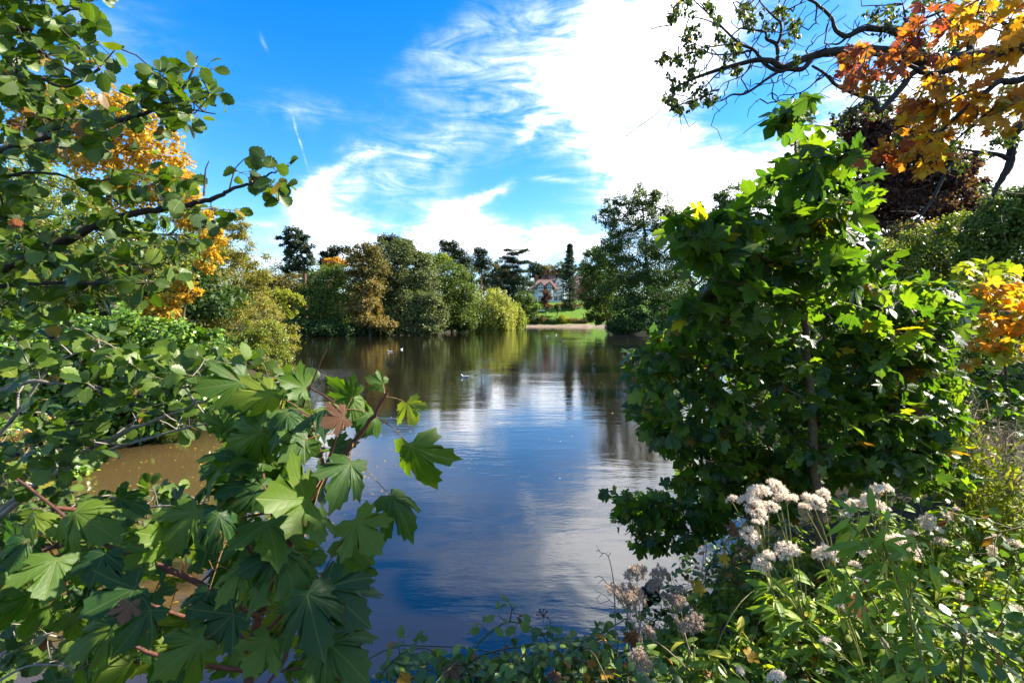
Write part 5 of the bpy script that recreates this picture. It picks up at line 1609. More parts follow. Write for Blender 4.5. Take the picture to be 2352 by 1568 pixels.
    grow(r, pts, n2, 5, .04, (.05, .085), MAPLE_LOW, M['maple_orange'], 'maple_low', .0016, M['twig_red'], M['petiole'], 100, light=(.2, -.2, .8), droop=.3, jitter=.08)
    grow(r, pts, n3, 5, .04, (.05, .085), MAPLE_LOW, M['maple'], 'maple_low', .0016, M['twig_red'], M['petiole'], 40, light=(.2, -.2, .8), droop=.3, jitter=.08)


def orange_maple():
    R = region
    r = root('autumn_maple', (4.6, .9, gz(4.6, .9)), 'autumn maple bough with orange and dark red leaves hanging in from the upper right', 'tree')
    tr = wiggly([(4.6, .9, .7), (4.5, .9, 2.2), (4.3, .9, 3.6), (4.2, .8, 5.2)], 6, .02)
    link('trunk', mesh_np('trunk', *tube_np(tr, np.linspace(.12, .05, len(tr)), 10), M['bark_dark']), r)
    S = [([(2900, -150, 1.9), (2600, -20, 1.9), (2352, 95, 1.85), (2261, 140, 1.85), (2189, 158, 1.85), (2131, 169, 1.85), (2040, 130, 1.85), (1960, 130, 1.85)], .022, .003),
         ([(2600, 60, 1.9), (2352, 180, 1.8), (2297, 187, 1.8), (2225, 245, 1.8), (2189, 274, 1.8), (2117, 342, 1.8), (2060, 372, 1.8)], .014, .003),
         ([(2352, 100, 1.85), (2300, 50, 1.8), (2200, 20, 1.8), (2100, 50, 1.8)], .008, .002), ([(2297, 187, 1.8), (2200, 220, 1.75), (2130, 270, 1.75)], .005, .002), ([(2420, 190, 1.8), (2300, 240, 1.75), (2220, 300, 1.75), (2150, 370, 1.75)], .006, .002)]
    pts = stems_from(r, S, M['bark_dark'], 8, 'branch')
    link('branch', mesh_np('branch', *tube_np(wiggly([tr[12], P(2900, -150, 1.9) + np.array((.6, 0, .3)), P(2900, -150, 1.9)], 4, .02), np.linspace(.04, .022, 9), 8), M['bark_dark']), r)
    red = np.vstack([
        R([(2000, 100), (2060, 50), (2130, 15), (2200, 30), (2180, 110), (2120, 150), (2060, 180), (1960, 190), (1935, 140)], 20, 1.55, 2.15),
        R([(2060, 230), (2110, 230), (2110, 280), (2070, 280)], 6, 1.8, 1.95), R([(2010, 340), (2060, 335), (2060, 372), (2015, 372)], 5, 1.8, 1.9),
        R([(1930, 120), (1975, 120), (2000, 190), (1960, 215)], 8, 1.8, 1.95)])
    gold = np.vstack([
        R([(2150, -20), (2420, -60), (2420, 110), (2200, 110)], 24, 1.5, 2.1),
        R([(2120, 130), (2420, 90), (2420, 230), (2280, 250), (2140, 200)], 26, 1.5, 2.1),
        R([(2090, 215), (2160, 200), (2170, 290), (2140, 360), (2100, 360)], 14, 1.7, 1.95), R([(2220, 220), (2330, 220), (2290, 275), (2230, 260)], 9, 1.7, 1.9), R([(2170, 250), (2400, 230), (2400, 290), (2200, 300)], 12, 1.6, 2.0), R([(2120, 360), (2150, 350), (2160, 400), (2120, 390)], 4, 1.7, 1.9)])
    grow(r, pts, red, 5, .026, (.022, .041), MAPLE_MID, M['maple_red'], 'maple_r', .0014, M['bark_dark'], M['petiole'], 120, light=(.1, -.5, .4), droop=.6, rough=.8, jitter=.09, rmax=.005)
    grow(r, pts, gold, 5, .026, (.022, .041), MAPLE_MID, M['maple_orange'], 'maple_o', .0014, M['bark_dark'], M['petiole'], 178, light=(.1, -.5, .4), droop=.6, rough=.8, jitter=.09, rmax=.005)
    # unseen extra crown right of the view, added and shaped to shade the near maple
    C = RNG.uniform((3.0, 1.15, 3.3), (5.2, 2.25, 5.6), (150, 3))
    C = C[C[:, 2] < 3.1 + .72 * (C[:, 0] - 1.5)]
    (V, Fq), src = network(tr[8:], C, .004, .45, .3, 5, .05, .05, .03)
    o = link('branches', mesh_np('branches', V, Fq, M['bark_dark']), r)
    o['kind'] = 'stuff'
    n = len(C) * 22
    pos = np.repeat(C, 22, 0) + RNG.normal(0, .14, (n, 3))
    V, Fc, T_, U = leaves_np(MAPLE_LOW, pos, RNG.normal(0, 1, (n, 3)) + np.array((0, 0, -.6)), RNG.normal(0, .5, (n, 3)) + np.array((0, 0, .8)), RNG.uniform(.09, .14, n))
    o = link('leaves', mesh_np('leaves', V, Fc, M['maple_orange'], T_, U), r)
    o['kind'] = 'stuff'


def ash():
    d = 6.4
    r = root('ash_tree', (9.5, 5.2, gz(9.5, 5.2)), 'ash with crooked dark limbs and thin tufts of leaves against the upper right sky', 'tree')

    def c(x, y):
        return (1505 + .36 * x, .36 * y)

    def s(pts, r0, r1, d0=6.4, d1=6.4):
        n = len(pts)
        return ([(*c(x, y), d0 + (d1 - d0) * i / (n - 1)) for i, (x, y) in enumerate(pts)], r0, r1)
    tr = wiggly([(9.5, 5.2, .7), (9.3, 5.3, 3), (8.9, 5.6, 5.0), (8.4, 5.9, 6.5)], 6, .02)
    link('trunk', mesh_np('trunk', *tube_np(tr, np.linspace(.30, .12, len(tr)), 12), M['bark_dark']), r)
    S = [s([(2700, 330), (2352, 300), (2000, 360), (1760, 400), (1560, 350), (1350, 322), (1170, 330), (1050, 345), (940, 380), (820, 430), (740, 392), (640, 385), (500, 420), (300, 480), (200, 525), (130, 560), (100, 640)], .085, .006),
         s([(1760, 400), (1600, 250), (1500, 195), (1410, 185), (1330, 185), (1230, 230), (1190, 222), (1150, 190), (1120, 110), (1020, 20), (920, -30)], .05, .014), s([(1230, 230), (1170, 280), (1110, 282)], .02, .006),
         s([(1000, 372), (940, 440), (850, 440), (790, 455), (700, 410), (630, 320), (540, 280), (430, 180), (330, 80), (230, -10)], .035, .006), s([(790, 455), (720, 500), (580, 595), (490, 605), (430, 640), (390, 650)], .022, .005),
         s([(780, 410), (775, 290), (710, 250), (700, 205), (600, 190), (520, 180)], .028, .005), s([(775, 290), (800, 230), (800, 150), (760, 110), (690, 40), (650, -20)], .022, .006), s([(800, 150), (860, 60), (960, 10)], .012, .005),
         s([(1000, 420), (1080, 470), (1150, 540), (1230, 580), (1310, 610), (1400, 640), (1425, 712), (1500, 640), (1580, 550), (1640, 470), (1800, 400), (2000, 340)], .014, .05),
         s([(1070, 470), (980, 560), (900, 600), (800, 610), (780, 650)], .010, .004), s([(960, 440), (870, 470), (820, 520), (900, 580), (860, 640)], .008, .003), s([(630, 320), (520, 340), (400, 350), (280, 330), (130, 370), (30, 380)], .012, .004),
         s([(500, 420), (400, 470), (330, 540), (250, 600), (170, 660)], .012, .004), s([(430, 180), (330, 130), (220, 110), (110, 130)], .010, .004), s([(540, 280), (420, 290), (300, 300), (190, 240)], .010, .004),
         s([(640, 385), (560, 480), (430, 540), (380, 650)], .009, .003), s([(330, 80), (280, 20), (200, 60), (120, 50)], .008, .003),
         s([(2900, 700), (2352, 800), (2290, 900), (2260, 1050), (2210, 1140), (2150, 1250)], .10, .03, 7.5, 7.5), s([(2280, 1030), (2200, 990), (2100, 975), (2000, 960), (1850, 940)], .04, .010, 7.5, 7.5), s([(2100, 975), (1980, 1010), (1870, 1080), (1780, 1250), (1700, 1370), (1620, 1460)], .035, .010, 7.5, 7.5),
         s([(1700, 1370), (1620, 1350), (1500, 1350)], .012, .004, 7.5, 7.5), s([(2160, 1200), (2250, 1230), (2352, 1240)], .015, .006, 7.5, 7.5), s([(2300, 940), (2200, 920), (2120, 850)], .018, .005, 7.5, 7.5),
         s([(1900, 380), (1935, 200), (1900, 80), (1860, -20)], .035, .015), s([(2010, 340), (2000, 180), (2010, 60), (2000, -30)], .040, .018), s([(1935, 200), (1850, 150), (1780, 60), (1700, -20)], .015, .005), s([(1600, 250), (1595, 120), (1580, 30)], .02, .006),
         s([(2010, 180), (2100, 100), (2180, -20)], .02, .008), s([(1640, 470), (1500, 470), (1380, 450), (1280, 480)], .014, .004), s([(1700, 430), (1600, 500), (1500, 560), (1400, 600)], .014, .004)]
    pts = stems_from(r, S, M['bark_dark'], 6, 'limb')
    for a, b in ((tr[-1], P(*c(2700, 330), 6.4)), (tr[-4], P(*c(2900, 700), 7.5))):
        link('limb', mesh_np('limb', *tube_np(wiggly([a, (a + b) / 2 + np.array((0, 0, .1)), b], 4, .02), np.linspace(.12, .09, 9), 8), M['bark_dark']), r)
    # fine bare twigs along every limb
    base = pts[(pts[:, 0] / pts[:, 1] * F + CX < 2352)]
    k = RNG.integers(0, len(base), 620)
    tg = base[k] + RNG.normal(0, 1, (620, 3)) * np.array((.32, .28, .30))
    (V, Fq), src = network(pts, tg, .0042, .42, .25, 4, .05, .10, .02)
    o = link('twigs', mesh_np('twigs', V, Fq, M['bark_dark']), r)
    o['kind'] = 'stuff'
    cl = [(140, 40, 45), (120, 110, 30), (200, 60, 40), (230, 180, 35), (210, 290, 45), (140, 370, 50), (60, 370, 30), (220, 440, 45), (100, 520, 45), (90, 620, 45), (120, 680, 30), (240, 560, 45), (240, 660, 30), (320, 590, 45), (340, 650, 25),
          (300, 330, 50), (440, 280, 40), (350, 60, 40), (580, 90, 50), (600, 150, 35), (560, 50, 40), (720, 140, 45), (880, 150, 45), (860, 225, 45), (800, 60, 30), (460, 390, 40), (520, 300, 30), (400, 130, 25), (900, 400, 20), (510, 450, 25),
          (1180, 770, 45), (1160, 800, 30), (1330, 640, 60), (1400, 600, 50), (1280, 700, 50), (1480, 620, 50), (1380, 700, 40), (1560, 700, 50), (1700, 660, 60), (1750, 750, 60), (1450, 520, 40), (1620, 900, 60), (1560, 880, 50), (1850, 860, 60), (1900, 940, 60),
          (1950, 1000, 60), (2150, 900, 50), (2200, 860, 50), (2250, 900, 50), (1520, 190, 60), (1600, 130, 60), (1480, 120, 50), (1680, 60, 60), (1780, 40, 60), (1850, 150, 60), (1950, 80, 70), (2050, 120, 70), (2100, 40, 70), (2200, 60, 60),
          (1900, 300, 60), (1800, 330, 60), (1700, 300, 50), (1400, 90, 30), (2000, 600, 60), (2100, 620, 50), (2250, 560, 50), (2000, 820, 50), (2130, 1260, 40), (2100, 1200, 40), (1820, 620, 50)]
    C, rr = [], []
    for x, y, w in cl:
        px, py = c(x, y)
        dd = 6.4 if y < 500 or x < 1000 else 7.2
        for _ in range(5):
            C.append(P(px + RNG.normal(0, w * .36 * .55), py + RNG.normal(0, w * .36 * .6), dd + RNG.normal(0, .25)))
            rr.append(w * .36 / F * dd * .55)
    C, rr = np.array(C), np.array(rr)
    (V, Fq), src = network(pts, C, .0032, .42, .25, 4, .05, .08, .02)
    o = link('twigs', mesh_np('twigs', V, Fq, M['bark_dark']), r)
    o['kind'] = 'stuff'
    n = 13
    ci = np.repeat(np.arange(len(C)), n)
    pos = C[ci] + RNG.normal(0, 1, (len(ci), 3)) * rr[ci][:, None] * .55
    leaf_parts(r, 'ash', SMALL, M['ash_leaf'], pos, RNG.normal(0, .7, pos.shape) + np.array((0, 0, -.7)), RNG.normal(0, .7, pos.shape) + np.array((0, -.2, .5)), RNG.uniform(.04, .075, len(pos)), 120)


M['ash_leaf'] = leaf_mat('ash_leaflet', [(0, g(.03, .055, .012)), (.5, g(.06, .09, .018)), (.85, g(.11, .13, .02)), (1, g(.25, .18, .03))], .42, .45, .4)


# ------------------------------------------------------------------ the near bank on the right: brambles, seed heads, fallen leaves
def veg_top(x, y):
    return np.maximum(ground_z(x, y), 0.0) + .33


def brambles():
    n = 5200
    xy = RNG.uniform((-1.3, 1.1), (5.5, 7.0), (n * 3, 2))
    s = lake_dist(xy[:, 0], xy[:, 1])
    # denser towards the camera, hanging out a little over the water
    keep = (s > -.32) & (RNG.random(len(xy)) < np.clip(1.5 / (xy[:, 1] - .3), .12, 1)) & (xy[:, 0] > -1.2 + .0 * xy[:, 1])
    xy = xy[keep][:n]
    z = veg_top(xy[:, 0], xy[:, 1])
    edge = np.clip((lake_dist(xy[:, 0], xy[:, 1]) + .32) / .5, 0, 1)
    lump = .09 * np.sin(xy[:, 0] * 5.1 + 1.3 * np.sin(xy[:, 1] * 3)) + .07 * np.sin(xy[:, 1] * 6.3 + xy[:, 0] * 2)
    z = z * (.35 + .65 * edge) + lump * edge + .10 * np.maximum(xy[:, 0] - 1, 0).clip(0, 2) - RNG.gamma(1.3, .06, len(xy))
    z = np.maximum(z, .06)
    P3 = np.c_[xy, z]
    halves = (('left', P3[:, 0] < .75, 'bramble patch along the bottom of the picture with arching stems over the water'),
              ('mid', (P3[:, 0] >= .75) & (P3[:, 0] < 1.9), 'bramble thicket on the bank under the pale seed heads'),
              ('far', P3[:, 0] >= 1.9, 'tangled brambles at the right edge below the dark thicket'))
    for k, (nm, mk, lab) in enumerate(halves):
        pts = P3[mk]
        c = pts.mean(0)
        r = root('bramble', (c[0], c[1], gz(c[0], c[1])), lab, 'bramble')
        roots = []
        for _ in range(26):
            j = pts[RNG.integers(0, len(pts))]
            e = pts[RNG.integers(0, len(pts))]
            dv = (e - j)
            L = np.linalg.norm(dv[:2])
            if L > 1.3:
                e = j + dv / L * 1.3
            gj = max(gz(j[0], j[1]), 0)
            q = wiggly([(j[0], j[1], gj), j * .7 + e * .3 + np.array((0, 0, .14)), j * .3 + e * .7 + np.array((0, 0, .12)), e], 5, .02)
            V, Fq = tube_np(q, np.linspace(.004, .002, len(q)), 6)
            link('stem', mesh_np('stem', V, Fq, M['stem_bramble']), r)
            roots.append(q)
        if k == 0:
            for path, nn in (([(855, 1600, 2.0), (862, 1568, 2.05), (897, 1523, 2.1), (923, 1500, 2.15), (957, 1489, 2.2), (989, 1492, 2.2), (1012, 1518, 2.2)], 9), ([(1060, 1560, 2.1), (1087, 1495, 2.2), (1116, 1460, 2.25), (1145, 1437, 2.3), (1171, 1427, 2.3), (1205, 1434, 2.3), (1234, 1448, 2.3), (1257, 1472, 2.3), (1280, 1510, 2.3)], 12),
                             ([(1171, 1427, 2.3), (1174, 1408, 2.3), (1176, 1395, 2.3)], 3), ([(1060, 1530, 2.2), (1120, 1500, 2.2), (1200, 1485, 2.2), (1290, 1500, 2.15), (1360, 1568, 2.05)], 8),
                             ([(880, 1600, 2.1), (940, 1560, 2.2), (1000, 1530, 2.3)], 6), ([(1300, 1500, 2.6), (1370, 1460, 2.7), (1430, 1425, 2.8), (1480, 1400, 2.9)], 10)):
                q = wiggly([P(x, y, d) for x, y, d in path], 6, .01)
                V, Fq = tube_np(q, np.linspace(.0045, .002, len(q)), 6)
                link('stem', mesh_np('stem', V, Fq, M['stem_bramble']), r)
                roots.append(q)
                ex = q[RNG.integers(1, len(q), nn)] + RNG.normal(0, .03, (nn, 3)) + np.array((0, 0, .02))
                pts = np.vstack([pts, ex])
        if k == 0:
            pts = np.vstack([region([(850, 1568), (900, 1510), (1000, 1500), (1100, 1520), (1250, 1500), (1400, 1440), (1400, 1568)], 130, 2.0, 2.6), pts])
        roots = np.concatenate(roots)
        sel = pts[:1500]
        grow(r, roots, sel, 3, .022, (.036, .068), BRAM, M['bramble'], 'bramble', .0013, M['stem_bramble'], M['stem_bramble'], 270, light=(.15, -.15, 1.0), droop=.25, rough=.38, spread=.7, bias=.1, rmax=.003)


def tuft_protos():
    out = []
    for v in range(5):
        V, Fc = [], []
        nt = 26
        for i in range(nt):
            a, rad = i * 2.4 + v, math.sqrt((i + .5) / nt)
            c = np.array((rad * math.cos(a), rad * math.sin(a) * .9, .42 * (1 - rad ** 2) + RNG.normal(0, .09)))
            R_ = RNG.uniform(.24, .36)
            for _ in range(34):
                dd = RNG.normal(0, 1, 3) + np.array((0, 0, .35))
                dd /= np.linalg.norm(dd)
                s = np.cross(dd, RNG.normal(0, 1, 3))
                s /= np.linalg.norm(s)
                b = len(V)
                L = R_ * RNG.uniform(.6, 1.1)
                V += [c + s * .004, c + dd * L * .6 + s * .034, c + dd * L, c + dd * L * .6 - s * .034]
                Fc += [(b, b + 1, b + 2), (b, b + 2, b + 3)]
        out.append((np.array(V), np.array(Fc)))
    return out


def seed_heads():
    protos = tuft_protos()
    white = [mesh_np('seed_head', v, f, M['fluff'], RNG.random(len(v) // 4).repeat(4)) for v, f in protos]
    brown = [mesh_np('seed_head', v, f, M['fluff_brown'], RNG.random(len(v) // 4).repeat(4)) for v, f in protos]
    plants = [  # heads (px, py, radius px), depth, brown, label
        ([(1463, 1321, 27), (1424, 1362, 34), (1459, 1375, 34), (1440, 1385, 26)], 2.15, 1, 'brown fluffy seed head cluster nearest the lake, in front of the coot'),
        ([(1518, 1325, 26), (1505, 1345, 18), (1556, 1360, 20), (1560, 1384, 20), (1530, 1375, 16)], 2.25, 1, 'brownish seed heads just right of the coot'),
        ([(1593, 1433, 26), (1570, 1440, 18), (1490, 1457, 22)], 2.0, 1, 'pale brown seed heads low on the bank below the coot'),
        ([(1467, 1512, 26), (1480, 1530, 20)], 1.75, 1, 'grey-brown withered seed head at the bottom of the picture'),
        ([(1681, 1147, 17), (1742, 1135, 30), (1720, 1155, 24), (1735, 1172, 26), (1765, 1165, 24)], 2.2, 0, 'largest white fluffy seed head cluster, in front of the dark maple leaves'),
        ([(1783, 1122, 26), (1807, 1147, 27), (1770, 1128, 18)], 2.25, 0, 'white seed heads at the right shoulder of the largest cluster'),
        ([(1868, 1153, 24), (1890, 1138, 20), (1850, 1165, 16)], 2.2, 0, 'single tilted white seed head between the two large clusters'),
        ([(1722, 1232, 24), (1736, 1200, 10)], 2.1, 0, 'small round cream seed head below the largest cluster'),
        ([(1749, 1296, 26), (1804, 1264, 28), (1830, 1270, 16), (1765, 1280, 16)], 2.0, 0, 'pair of cream seed heads in the middle of the bank'),
        ([(1902, 1277, 28), (1882, 1272, 18)], 2.05, 0, 'flat cream seed head under the tilted white one'),
        ([(1943, 1396, 20), (1930, 1388, 12)], 1.8, 0, 'small pinkish seed head low among the bright green leaves'),
        ([(1965, 1160, 24), (1995, 1150, 24), (2015, 1165, 22), (2016, 1129, 20), (2036, 1124, 14), (1945, 1180, 12)], 2.05, 0, 'white and pink seed heads above the tallest bright green stem'),
        ([(2050, 1244, 24), (2075, 1242, 22), (2092, 1266, 20), (1975, 1255, 20), (2060, 1275, 18)], 1.95, 0, 'white seed heads right of the bright green stem'),
        ([(1976, 1327, 20), (1964, 1297, 14)], 1.9, 0, 'lone round white seed head left of the bright green stem'),
        ([(2132, 1198, 24), (2145, 1215, 18), (2092, 1225, 14)], 2.6, 0, 'greyish seed heads standing in shade left of the slanting pair'),
        ([(2176, 1186, 16), (2160, 1245, 16), (2196, 1170, 9)], 2.7, 0, 'three small seed heads in front of the dark thicket'),
        ([(2288, 1243, 22), (2280, 1265, 14), (2330, 1250, 16)], 2.5, 0, 'seed heads near the right edge below the willowherb'),
        ([(2200, 1337, 12), (2208, 1373, 12), (2232, 1435, 13)], 2.3, 0, 'small scattered seed heads low at the right'),
        ([(2344, 1445, 22), (2335, 1400, 14)], 2.1, 0, 'seed heads cut by the right edge of the picture'),
        ([(1783, 1556, 22), (1700, 1540, 12)], 1.65, 0, 'seed head at the bottom edge under the cream pair'),
        ([(2036, 1473, 12), (1895, 1470, 12)], 1.75, 0, 'two tiny seed heads near the bottom right'),
    ]
    for heads, d, br, lab in plants:
        H = np.array([P(x, y, d + RNG.uniform(-.05, .05)) for x, y, w in heads])
        c = H.mean(0)
        bx, by = c[0] + RNG.uniform(.05, .25), d - .05
        bz = gz(bx, by)
        r = root('hemp_agrimony', (bx, by, bz), lab, 'wildflower', 'hemp agrimony gone to seed on the near bank')
        fork = np.array((bx * .35 + c[0] * .65, by, min(bz * .35 + c[2] * .65, c[2] - .12)))
        main = wiggly([(bx, by, bz - .02), ((bx + fork[0]) / 2 + .02, by, (bz + fork[2]) / 2), fork], 6, .015)
        V, Fq = tube_np(main, np.linspace(.0055, .0035, len(main)), 7)
        link('stem', mesh_np('stem', V, Fq, M['stem_green' if not br else 'stem_dead']), r)
        for (x, y, w), h in zip(heads, H):
            rad = w / F * d
            q = wiggly([main[-1], (main[-1] + h) / 2 + np.array((0, 0, .01)), h - np.array((0, 0, rad * .25))], 4, .02)
            V, Fq = tube_np(q, np.linspace(.003, .0018, len(q)), 6)
            link('stem', mesh_np('stem', V, Fq, M['stem_green' if not br else 'stem_dead']), r)
            # pedicels under the head
            e = h + np.c_[RNG.normal(0, .42, (9, 2)) * rad, RNG.uniform(-.05, .2, 9) * rad]
            V, Fq = tubes_many(np.repeat(q[-1:] - np.array((0, 0, rad * .3)), 9, 0), e, .0014, .0009, .02, 4)
            link('pedicels', mesh_np('pedicels', V, Fq, M['stem_dead']), r)
            o = bpy.data.objects.new('seed_head', (brown if br else white)[int(RNG.integers(0, 5))])
            o.location = h - np.array(r.location)
            o.rotation_euler = (RNG.normal(.25, .35), RNG.normal(0, .4), RNG.uniform(0, 6))
            sc = rad * .98
            o.scale = (sc * RNG.uniform(.75, 1.15), sc * RNG.uniform(.8, 1.15), sc * RNG.uniform(.8, 1.5))
            COL.objects.link(o)
            o.parent = r
        # paired narrow leaves up the stem
        if not br or True:
            L = np.linalg.norm(main[-1] - main[0])
            nn = max(5, int(L / .045))
            t = np.linspace(.15, 1.0, nn)
            idx = (t * (len(main) - 1)).astype(int)
            pos, tip = [], []
            for j, i in enumerate(idx):
                a = j * 1.57 + RNG.uniform(-.3, .3)
                for s_ in (0, math.pi):
                    for dv_ in (-.35, .35, 0):
                        pos.append(main[i])
                        tip.append((math.cos(a + s_ + dv_), math.sin(a + s_ + dv_), RNG.uniform(-.35, .35)))
            pos, tip = np.array(pos), np.array(tip)
            leaf_parts(r, 'lance', LANCE, M['agrimony'], pos, tip, RNG.normal(0, .3, pos.shape) + np.array((.1, -.3, .9)), RNG.uniform(.06, .115, len(pos)), 200)

    # tall bright green stem in front of the seed heads
    S = [([(2150, 1700, 1.25), (2128, 1568, 1.3), (2100, 1450, 1.35), (2065, 1340, 1.4), (2030, 1250, 1.42), (2015, 1195, 1.42)], .006, .003), ([(2080, 1390, 1.38), (2120, 1300, 1.4), (2095, 1240, 1.42)], .003, .0015), ([(2050, 1310, 1.4), (1985, 1240, 1.4), (1960, 1200, 1.4)], .003, .0015),
         ([(2090, 1560, 1.3), (2000, 1430, 1.4), (1960, 1340, 1.45), (1930, 1290, 1.5)], .004, .002)]
    q0 = P(2150, 1750, 1.25)
    r = root('wildflower', (q0[0], q0[1], gz(q0[0], q0[1])), 'tall bright yellow-green leafy stem in front of the white seed heads', 'wildflower')
    pts = stems_from(r, S, M['stem_green'], 7)
    nodes = pts[4::2] + RNG.normal(0, .006, pts[4::2].shape)
    grow(r, pts, nodes, 4, .01, (.045, .085), LANCE, M['agrimony'], 'lance2', .0012, M['stem_green'], M['stem_green'], 200, light=(.1, -.35, .8), droop=.35, rough=.4, spread=.8)
    # leafy low herbs between the plants
    n = 700
    xy = RNG.uniform((.75, 1.25), (3.6, 3.4), (n, 2))
    xy = xy[(lake_dist(xy[:, 0], xy[:, 1]) > .25) & (xy[:, 0] / xy[:, 1] < 1.15)]
    for k, (mk, lab) in enumerate(((xy[:, 0] < 1.45, 'narrow-leaved green herbs at the bottom between the brown and the cream seed heads'), (xy[:, 0] >= 1.45, 'narrow-leaved green herbs at the bottom right under the white seed heads'))):
        q = xy[mk]
        z = veg_top(q[:, 0], q[:, 1])
        c = q.mean(0)
        r = root('herb_clump', (c[0], c[1], gz(c[0], c[1])), lab, 'herbs')
        top = np.c_[q, z + RNG.uniform(-.1, .14, len(q))]
        bot = np.c_[q + RNG.normal(0, .05, q.shape), ground_z(q[:, 0], q[:, 1])]
        o = link('stems', mesh_np('stems', *tubes_many(bot, top, .0028, .0016, .0, 5, .04), M['stem_green']), r)
        o['kind'] = 'stuff'
        m = 16
        t = RNG.uniform(.35, 1.0, (len(q) * m, 1))
        pos = np.repeat(bot, m, 0) * (1 - t) + np.repeat(top, m, 0) * t
        tip = RNG.normal(0, 1, pos.shape) * np.array((1, 1, .3))
        leaf_parts(r, 'lance', LANCE, M['agrimony'], pos, tip, RNG.normal(0, .35, pos.shape) + np.array((.1, -.2, .9)), RNG.uniform(.05, .105, len(pos)), 290)


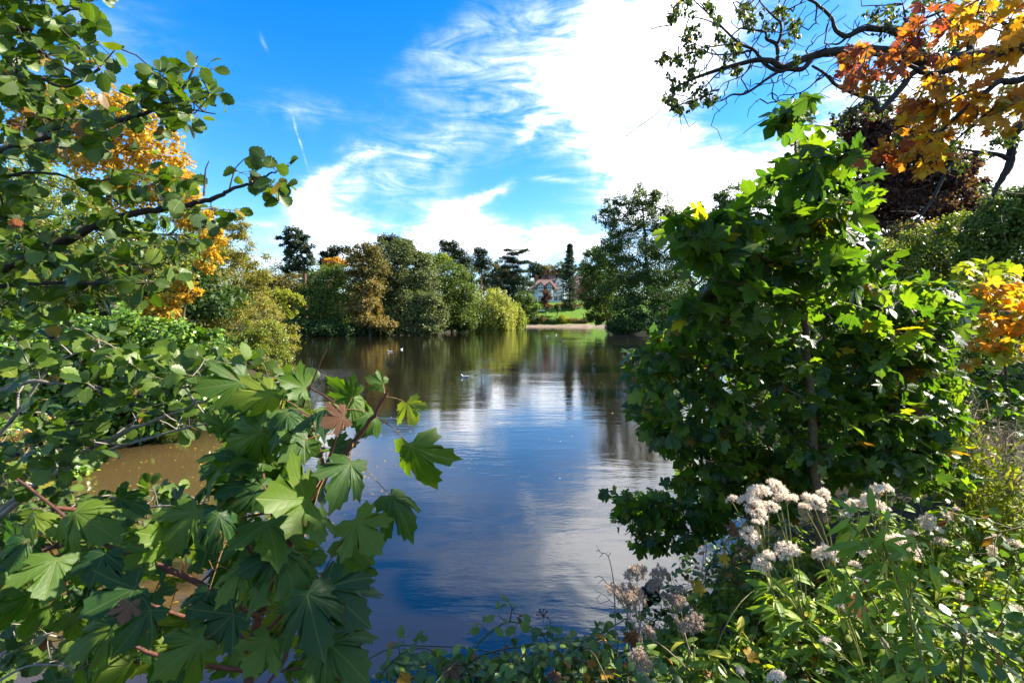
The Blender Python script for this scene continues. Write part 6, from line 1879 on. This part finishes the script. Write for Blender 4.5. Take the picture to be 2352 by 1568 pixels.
def small_things():
    # willowherb with curled pods at the right
    x0, y0 = P(2260, 1250, 3.0)[:2]
    for tops, lab, dd in (([(2225, 925), (2205, 975), (2238, 960), (2250, 1000)], 'taller straw-coloured willowherb with curled pods before the dark thicket', 3.0), ([(2290, 970), (2330, 985), (2310, 1010), (2352, 1020)], 'shorter straw-coloured willowherb close to the right edge', 2.9)):
        bx, by = P(tops[0][0] + 40, 1250, dd)[:2]
        r = root('willowherb', (bx, by, gz(bx, by)), lab, 'wildflower')
        pts = []
        for (x, y) in tops:
            t = P(x, y, dd + RNG.uniform(-.1, .1))
            q = wiggly([(bx + RNG.normal(0, .05), by, gz(bx, by)), (bx * .5 + t[0] * .5 + .03, by, t[2] * .5 + .4), t], 8, .02)
            link('stem', mesh_np('stem', *tube_np(q, np.linspace(.004, .0015, len(q)), 6), M['stem_dead']), r)
            pts.append(q[7:])
        pts = np.concatenate(pts)
        n = 420
        a = pts[RNG.integers(0, len(pts), n)]
        b = a + RNG.normal(0, 1, (n, 3)) * np.array((.05, .05, .04)) + np.array((0, 0, .03))
        o = link('pods', mesh_np('pods', *tubes_many(a, b, .0017, .0010, .25, 4, .25), M['stem_dead']), r)
        o['kind'] = 'stuff'
        n = 420
        a = pts[RNG.integers(0, len(pts), n)] + np.array((0, 0, -.18)) + RNG.normal(0, .05, (n, 3))
        leaf_parts(r, 'lance', LANCE, M['f_ygreen'], a, RNG.normal(0, .7, a.shape) + np.array((0, 0, -.3)), RNG.normal(0, .6, a.shape) + np.array((0, -.4, .6)), RNG.uniform(.04, .075, n), 150)
    # dried umbel
    d = 2.35
    bq = P(1275, 1500, d)
    r = root('dry_umbel', (bq[0], bq[1], .1), 'dark dried umbel on a thin stalk over the blue water', 'seed head')
    top = P(1247, 1413, d)
    q = wiggly([(bq[0] + .02, d, .12), P(1269, 1457, d), top], 6, .01)
    link('stem', mesh_np('stem', *tube_np(q, np.linspace(.0022, .0014, len(q)), 6), M['bark_dark']), r)
    dirs = nrmz(RNG.normal(0, 1, (24, 3)) + np.array((-.15, 0, .55)))
    ends = top + dirs * RNG.uniform(.026, .036, (24, 1))
    link('rays', mesh_np('rays', *tubes_many(np.repeat(top[None], 24, 0), ends, .0008, .0006, .02, 4), M['bark_dark']), r)['kind'] = 'stuff'
    kn = [lathe([(e[0], e[1] - .0035, e[2], .0005, .0005), (e[0], e[1], e[2], .0034, .0034), (e[0], e[1] + .0035, e[2], .0005, .0005)], 6) for e in ends]
    mb = MB()
    for vs, fs in kn:
        mb.add(vs, fs)
    o = mb.build('seeds', M['bark_dark'], r, True, True)
    o['kind'] = 'stuff'
    # bare grey twigs by the brown seed heads
    d = 2.2
    for lab, paths in (('bare grey curved twig sticking up over the water', [[(1412, 1400), (1410, 1341), (1397, 1277), (1378, 1268), (1369, 1250)], [(1397, 1277), (1404, 1268)], [(1384, 1272), (1376, 1280)], [(1378, 1262), (1368, 1266)]]),
                       ('bare thorny twigs left of the brown seed heads', [[(1440, 1400), (1400, 1348), (1380, 1324), (1364, 1326)], [(1385, 1330), (1372, 1340)], [(1430, 1410), (1395, 1372), (1364, 1352)], [(1380, 1364), (1370, 1375)], [(1400, 1378), (1378, 1385), (1370, 1372)]])):
        bq = P(paths[0][0][0], paths[0][0][1] + 90, d)
        r = root('bare_twig', (bq[0], bq[1], .3), lab, 'twig')
        for p in paths:
            q = wiggly([P(x, y, d) for x, y in p] if len(p) > 2 else [P(p[0][0], p[0][1], d), P((p[0][0] + p[1][0]) / 2, (p[0][1] + p[1][1]) / 2, d), P(p[1][0], p[1][1], d)], 4, .02)
            if p is paths[0]:
                q = np.vstack([P(p[0][0] + 6, p[0][1] + 110, d), q])
            link('twig', mesh_np('twig', *tube_np(q, np.linspace(.0034 if p is paths[0] else .0018, .0009, len(q)), 6), M['bark_grey']), r)
    # fallen leaves caught on the brambles
    for x, y, d, sz, mat, lab in ((1402, 1545, 1.95, .075, 'yellow', 'bright yellow fallen maple leaf caught on the brambles at the bottom'), (1352, 1522, 2.0, .05, 'maple_orange', 'small curled orange leaf standing among the brambles'),
                                  (1035, 1530, 2.05, .085, 'maple_dry', 'brown fallen leaf on the brambles left of the arching stem'), (940, 1562, 2.0, .08, 'maple_orange', 'orange fallen leaf at the bottom left of the brambles'),
                                  (1275, 1545, 2.0, .075, 'maple_dry', 'reddish brown leaf in the brambles left of the bright yellow one'), (1350, 1560, 1.95, .06, 'maple_orange', 'dark orange leaf just left of the bright yellow one'),
                                  (1718, 1505, 1.85, .065, 'maple_orange', 'orange leaf lying among the herbs at the bottom'), (1690, 1210, 2.6, .09, 'maple_dry', 'pinkish brown leaf hanging above the brambles under the maple'),
                                  (1660, 1275, 2.5, .07, 'maple_orange', 'rusty leaf on the brambles right of the low maple branch'), (1612, 1345, 2.4, .08, 'maple_orange', 'orange leaf on the brambles right of the brownish seed heads'),
                                  (1450, 1455, 2.1, .08, 'maple_dry', 'pale dry leaf on the brambles under the brown seed heads'), (1975, 1385, 1.75, .09, 'maple_dry', 'dull red-brown leaf low by the bright green stem'),
                                  (2190, 1035, 2.7, .06, 'maple_orange', 'small vivid red-orange leaf against the dark thicket'), (1160, 1485, 2.15, .05, 'maple_dry', 'small pink-brown leaf on top of the arching brambles')):
        q = P(x, y, d)
        r = root('fallen_leaf', q, lab, 'leaf', 'fallen leaves caught on the plants')
        t = nrmz(RNG.normal(0, 1, 3) * np.array((1, .6, .4)))
        sz = sz * .7
        sd, tp, nm = frames(t[None], (RNG.normal(0, .3, 3) + np.array((0, -.7, .7)))[None])
        o = bpy.data.objects.new('blade', proto_meshes('fl' + mat, MAPLE_FINE, M[mat])[int(RNG.integers(0, 5))])
        a, b, c = sd[0] * sz, tp[0] * sz, nm[0] * sz
        o.matrix_basis = Matrix(((a[0], b[0], c[0], 0), (a[1], b[1], c[1], 0), (a[2], b[2], c[2], 0), (0, 0, 0, 1)))
        COL.objects.link(o)
        o.parent = r
        st = wiggly([np.zeros(3), -tp[0] * sz * .3 + np.array((0, 0, -.004)), -tp[0] * sz * .6], 3, .02)
        link('stalk', mesh_np('stalk', *tube_np(st, np.full(len(st), .0011), 5), M['petiole']), r, False)


def floating_leaves():
    n = 520
    x = np.r_[RNG.uniform(-8, -1.5, 400), RNG.uniform(-6, 8, 120)]
    y = np.r_[RNG.uniform(3.2, 12, 400), RNG.uniform(5, 40, 120)]
    k = lake_dist(x, y) < -.15
    x, y = x[k], y[k]
    m = len(x)
    pos = np.c_[x, y, RNG.uniform(.004, .010, m)]
    V, Fc, T_, U = leaves_np(ALDER[:2] + SMALL, pos, RNG.normal(0, 1, (m, 3)) * np.array((1, 1, .02)), RNG.normal(0, .05, (m, 3)) + np.array((0, 0, 1)), RNG.uniform(.025, .06, m))
    o = link('floating_leaves', mesh_np('floating_leaves', V, Fc, M['yellow'], T_, U))
    tag(o, 'scattered small yellow leaves floating on the brown water by the left bank', 'floating leaves', None, 'stuff')


floating_leaves()
left_bank()
right_bank()
ash()
orange_maple()
right_maples()
alder()
near_maple()
brambles()
seed_heads()
small_things()
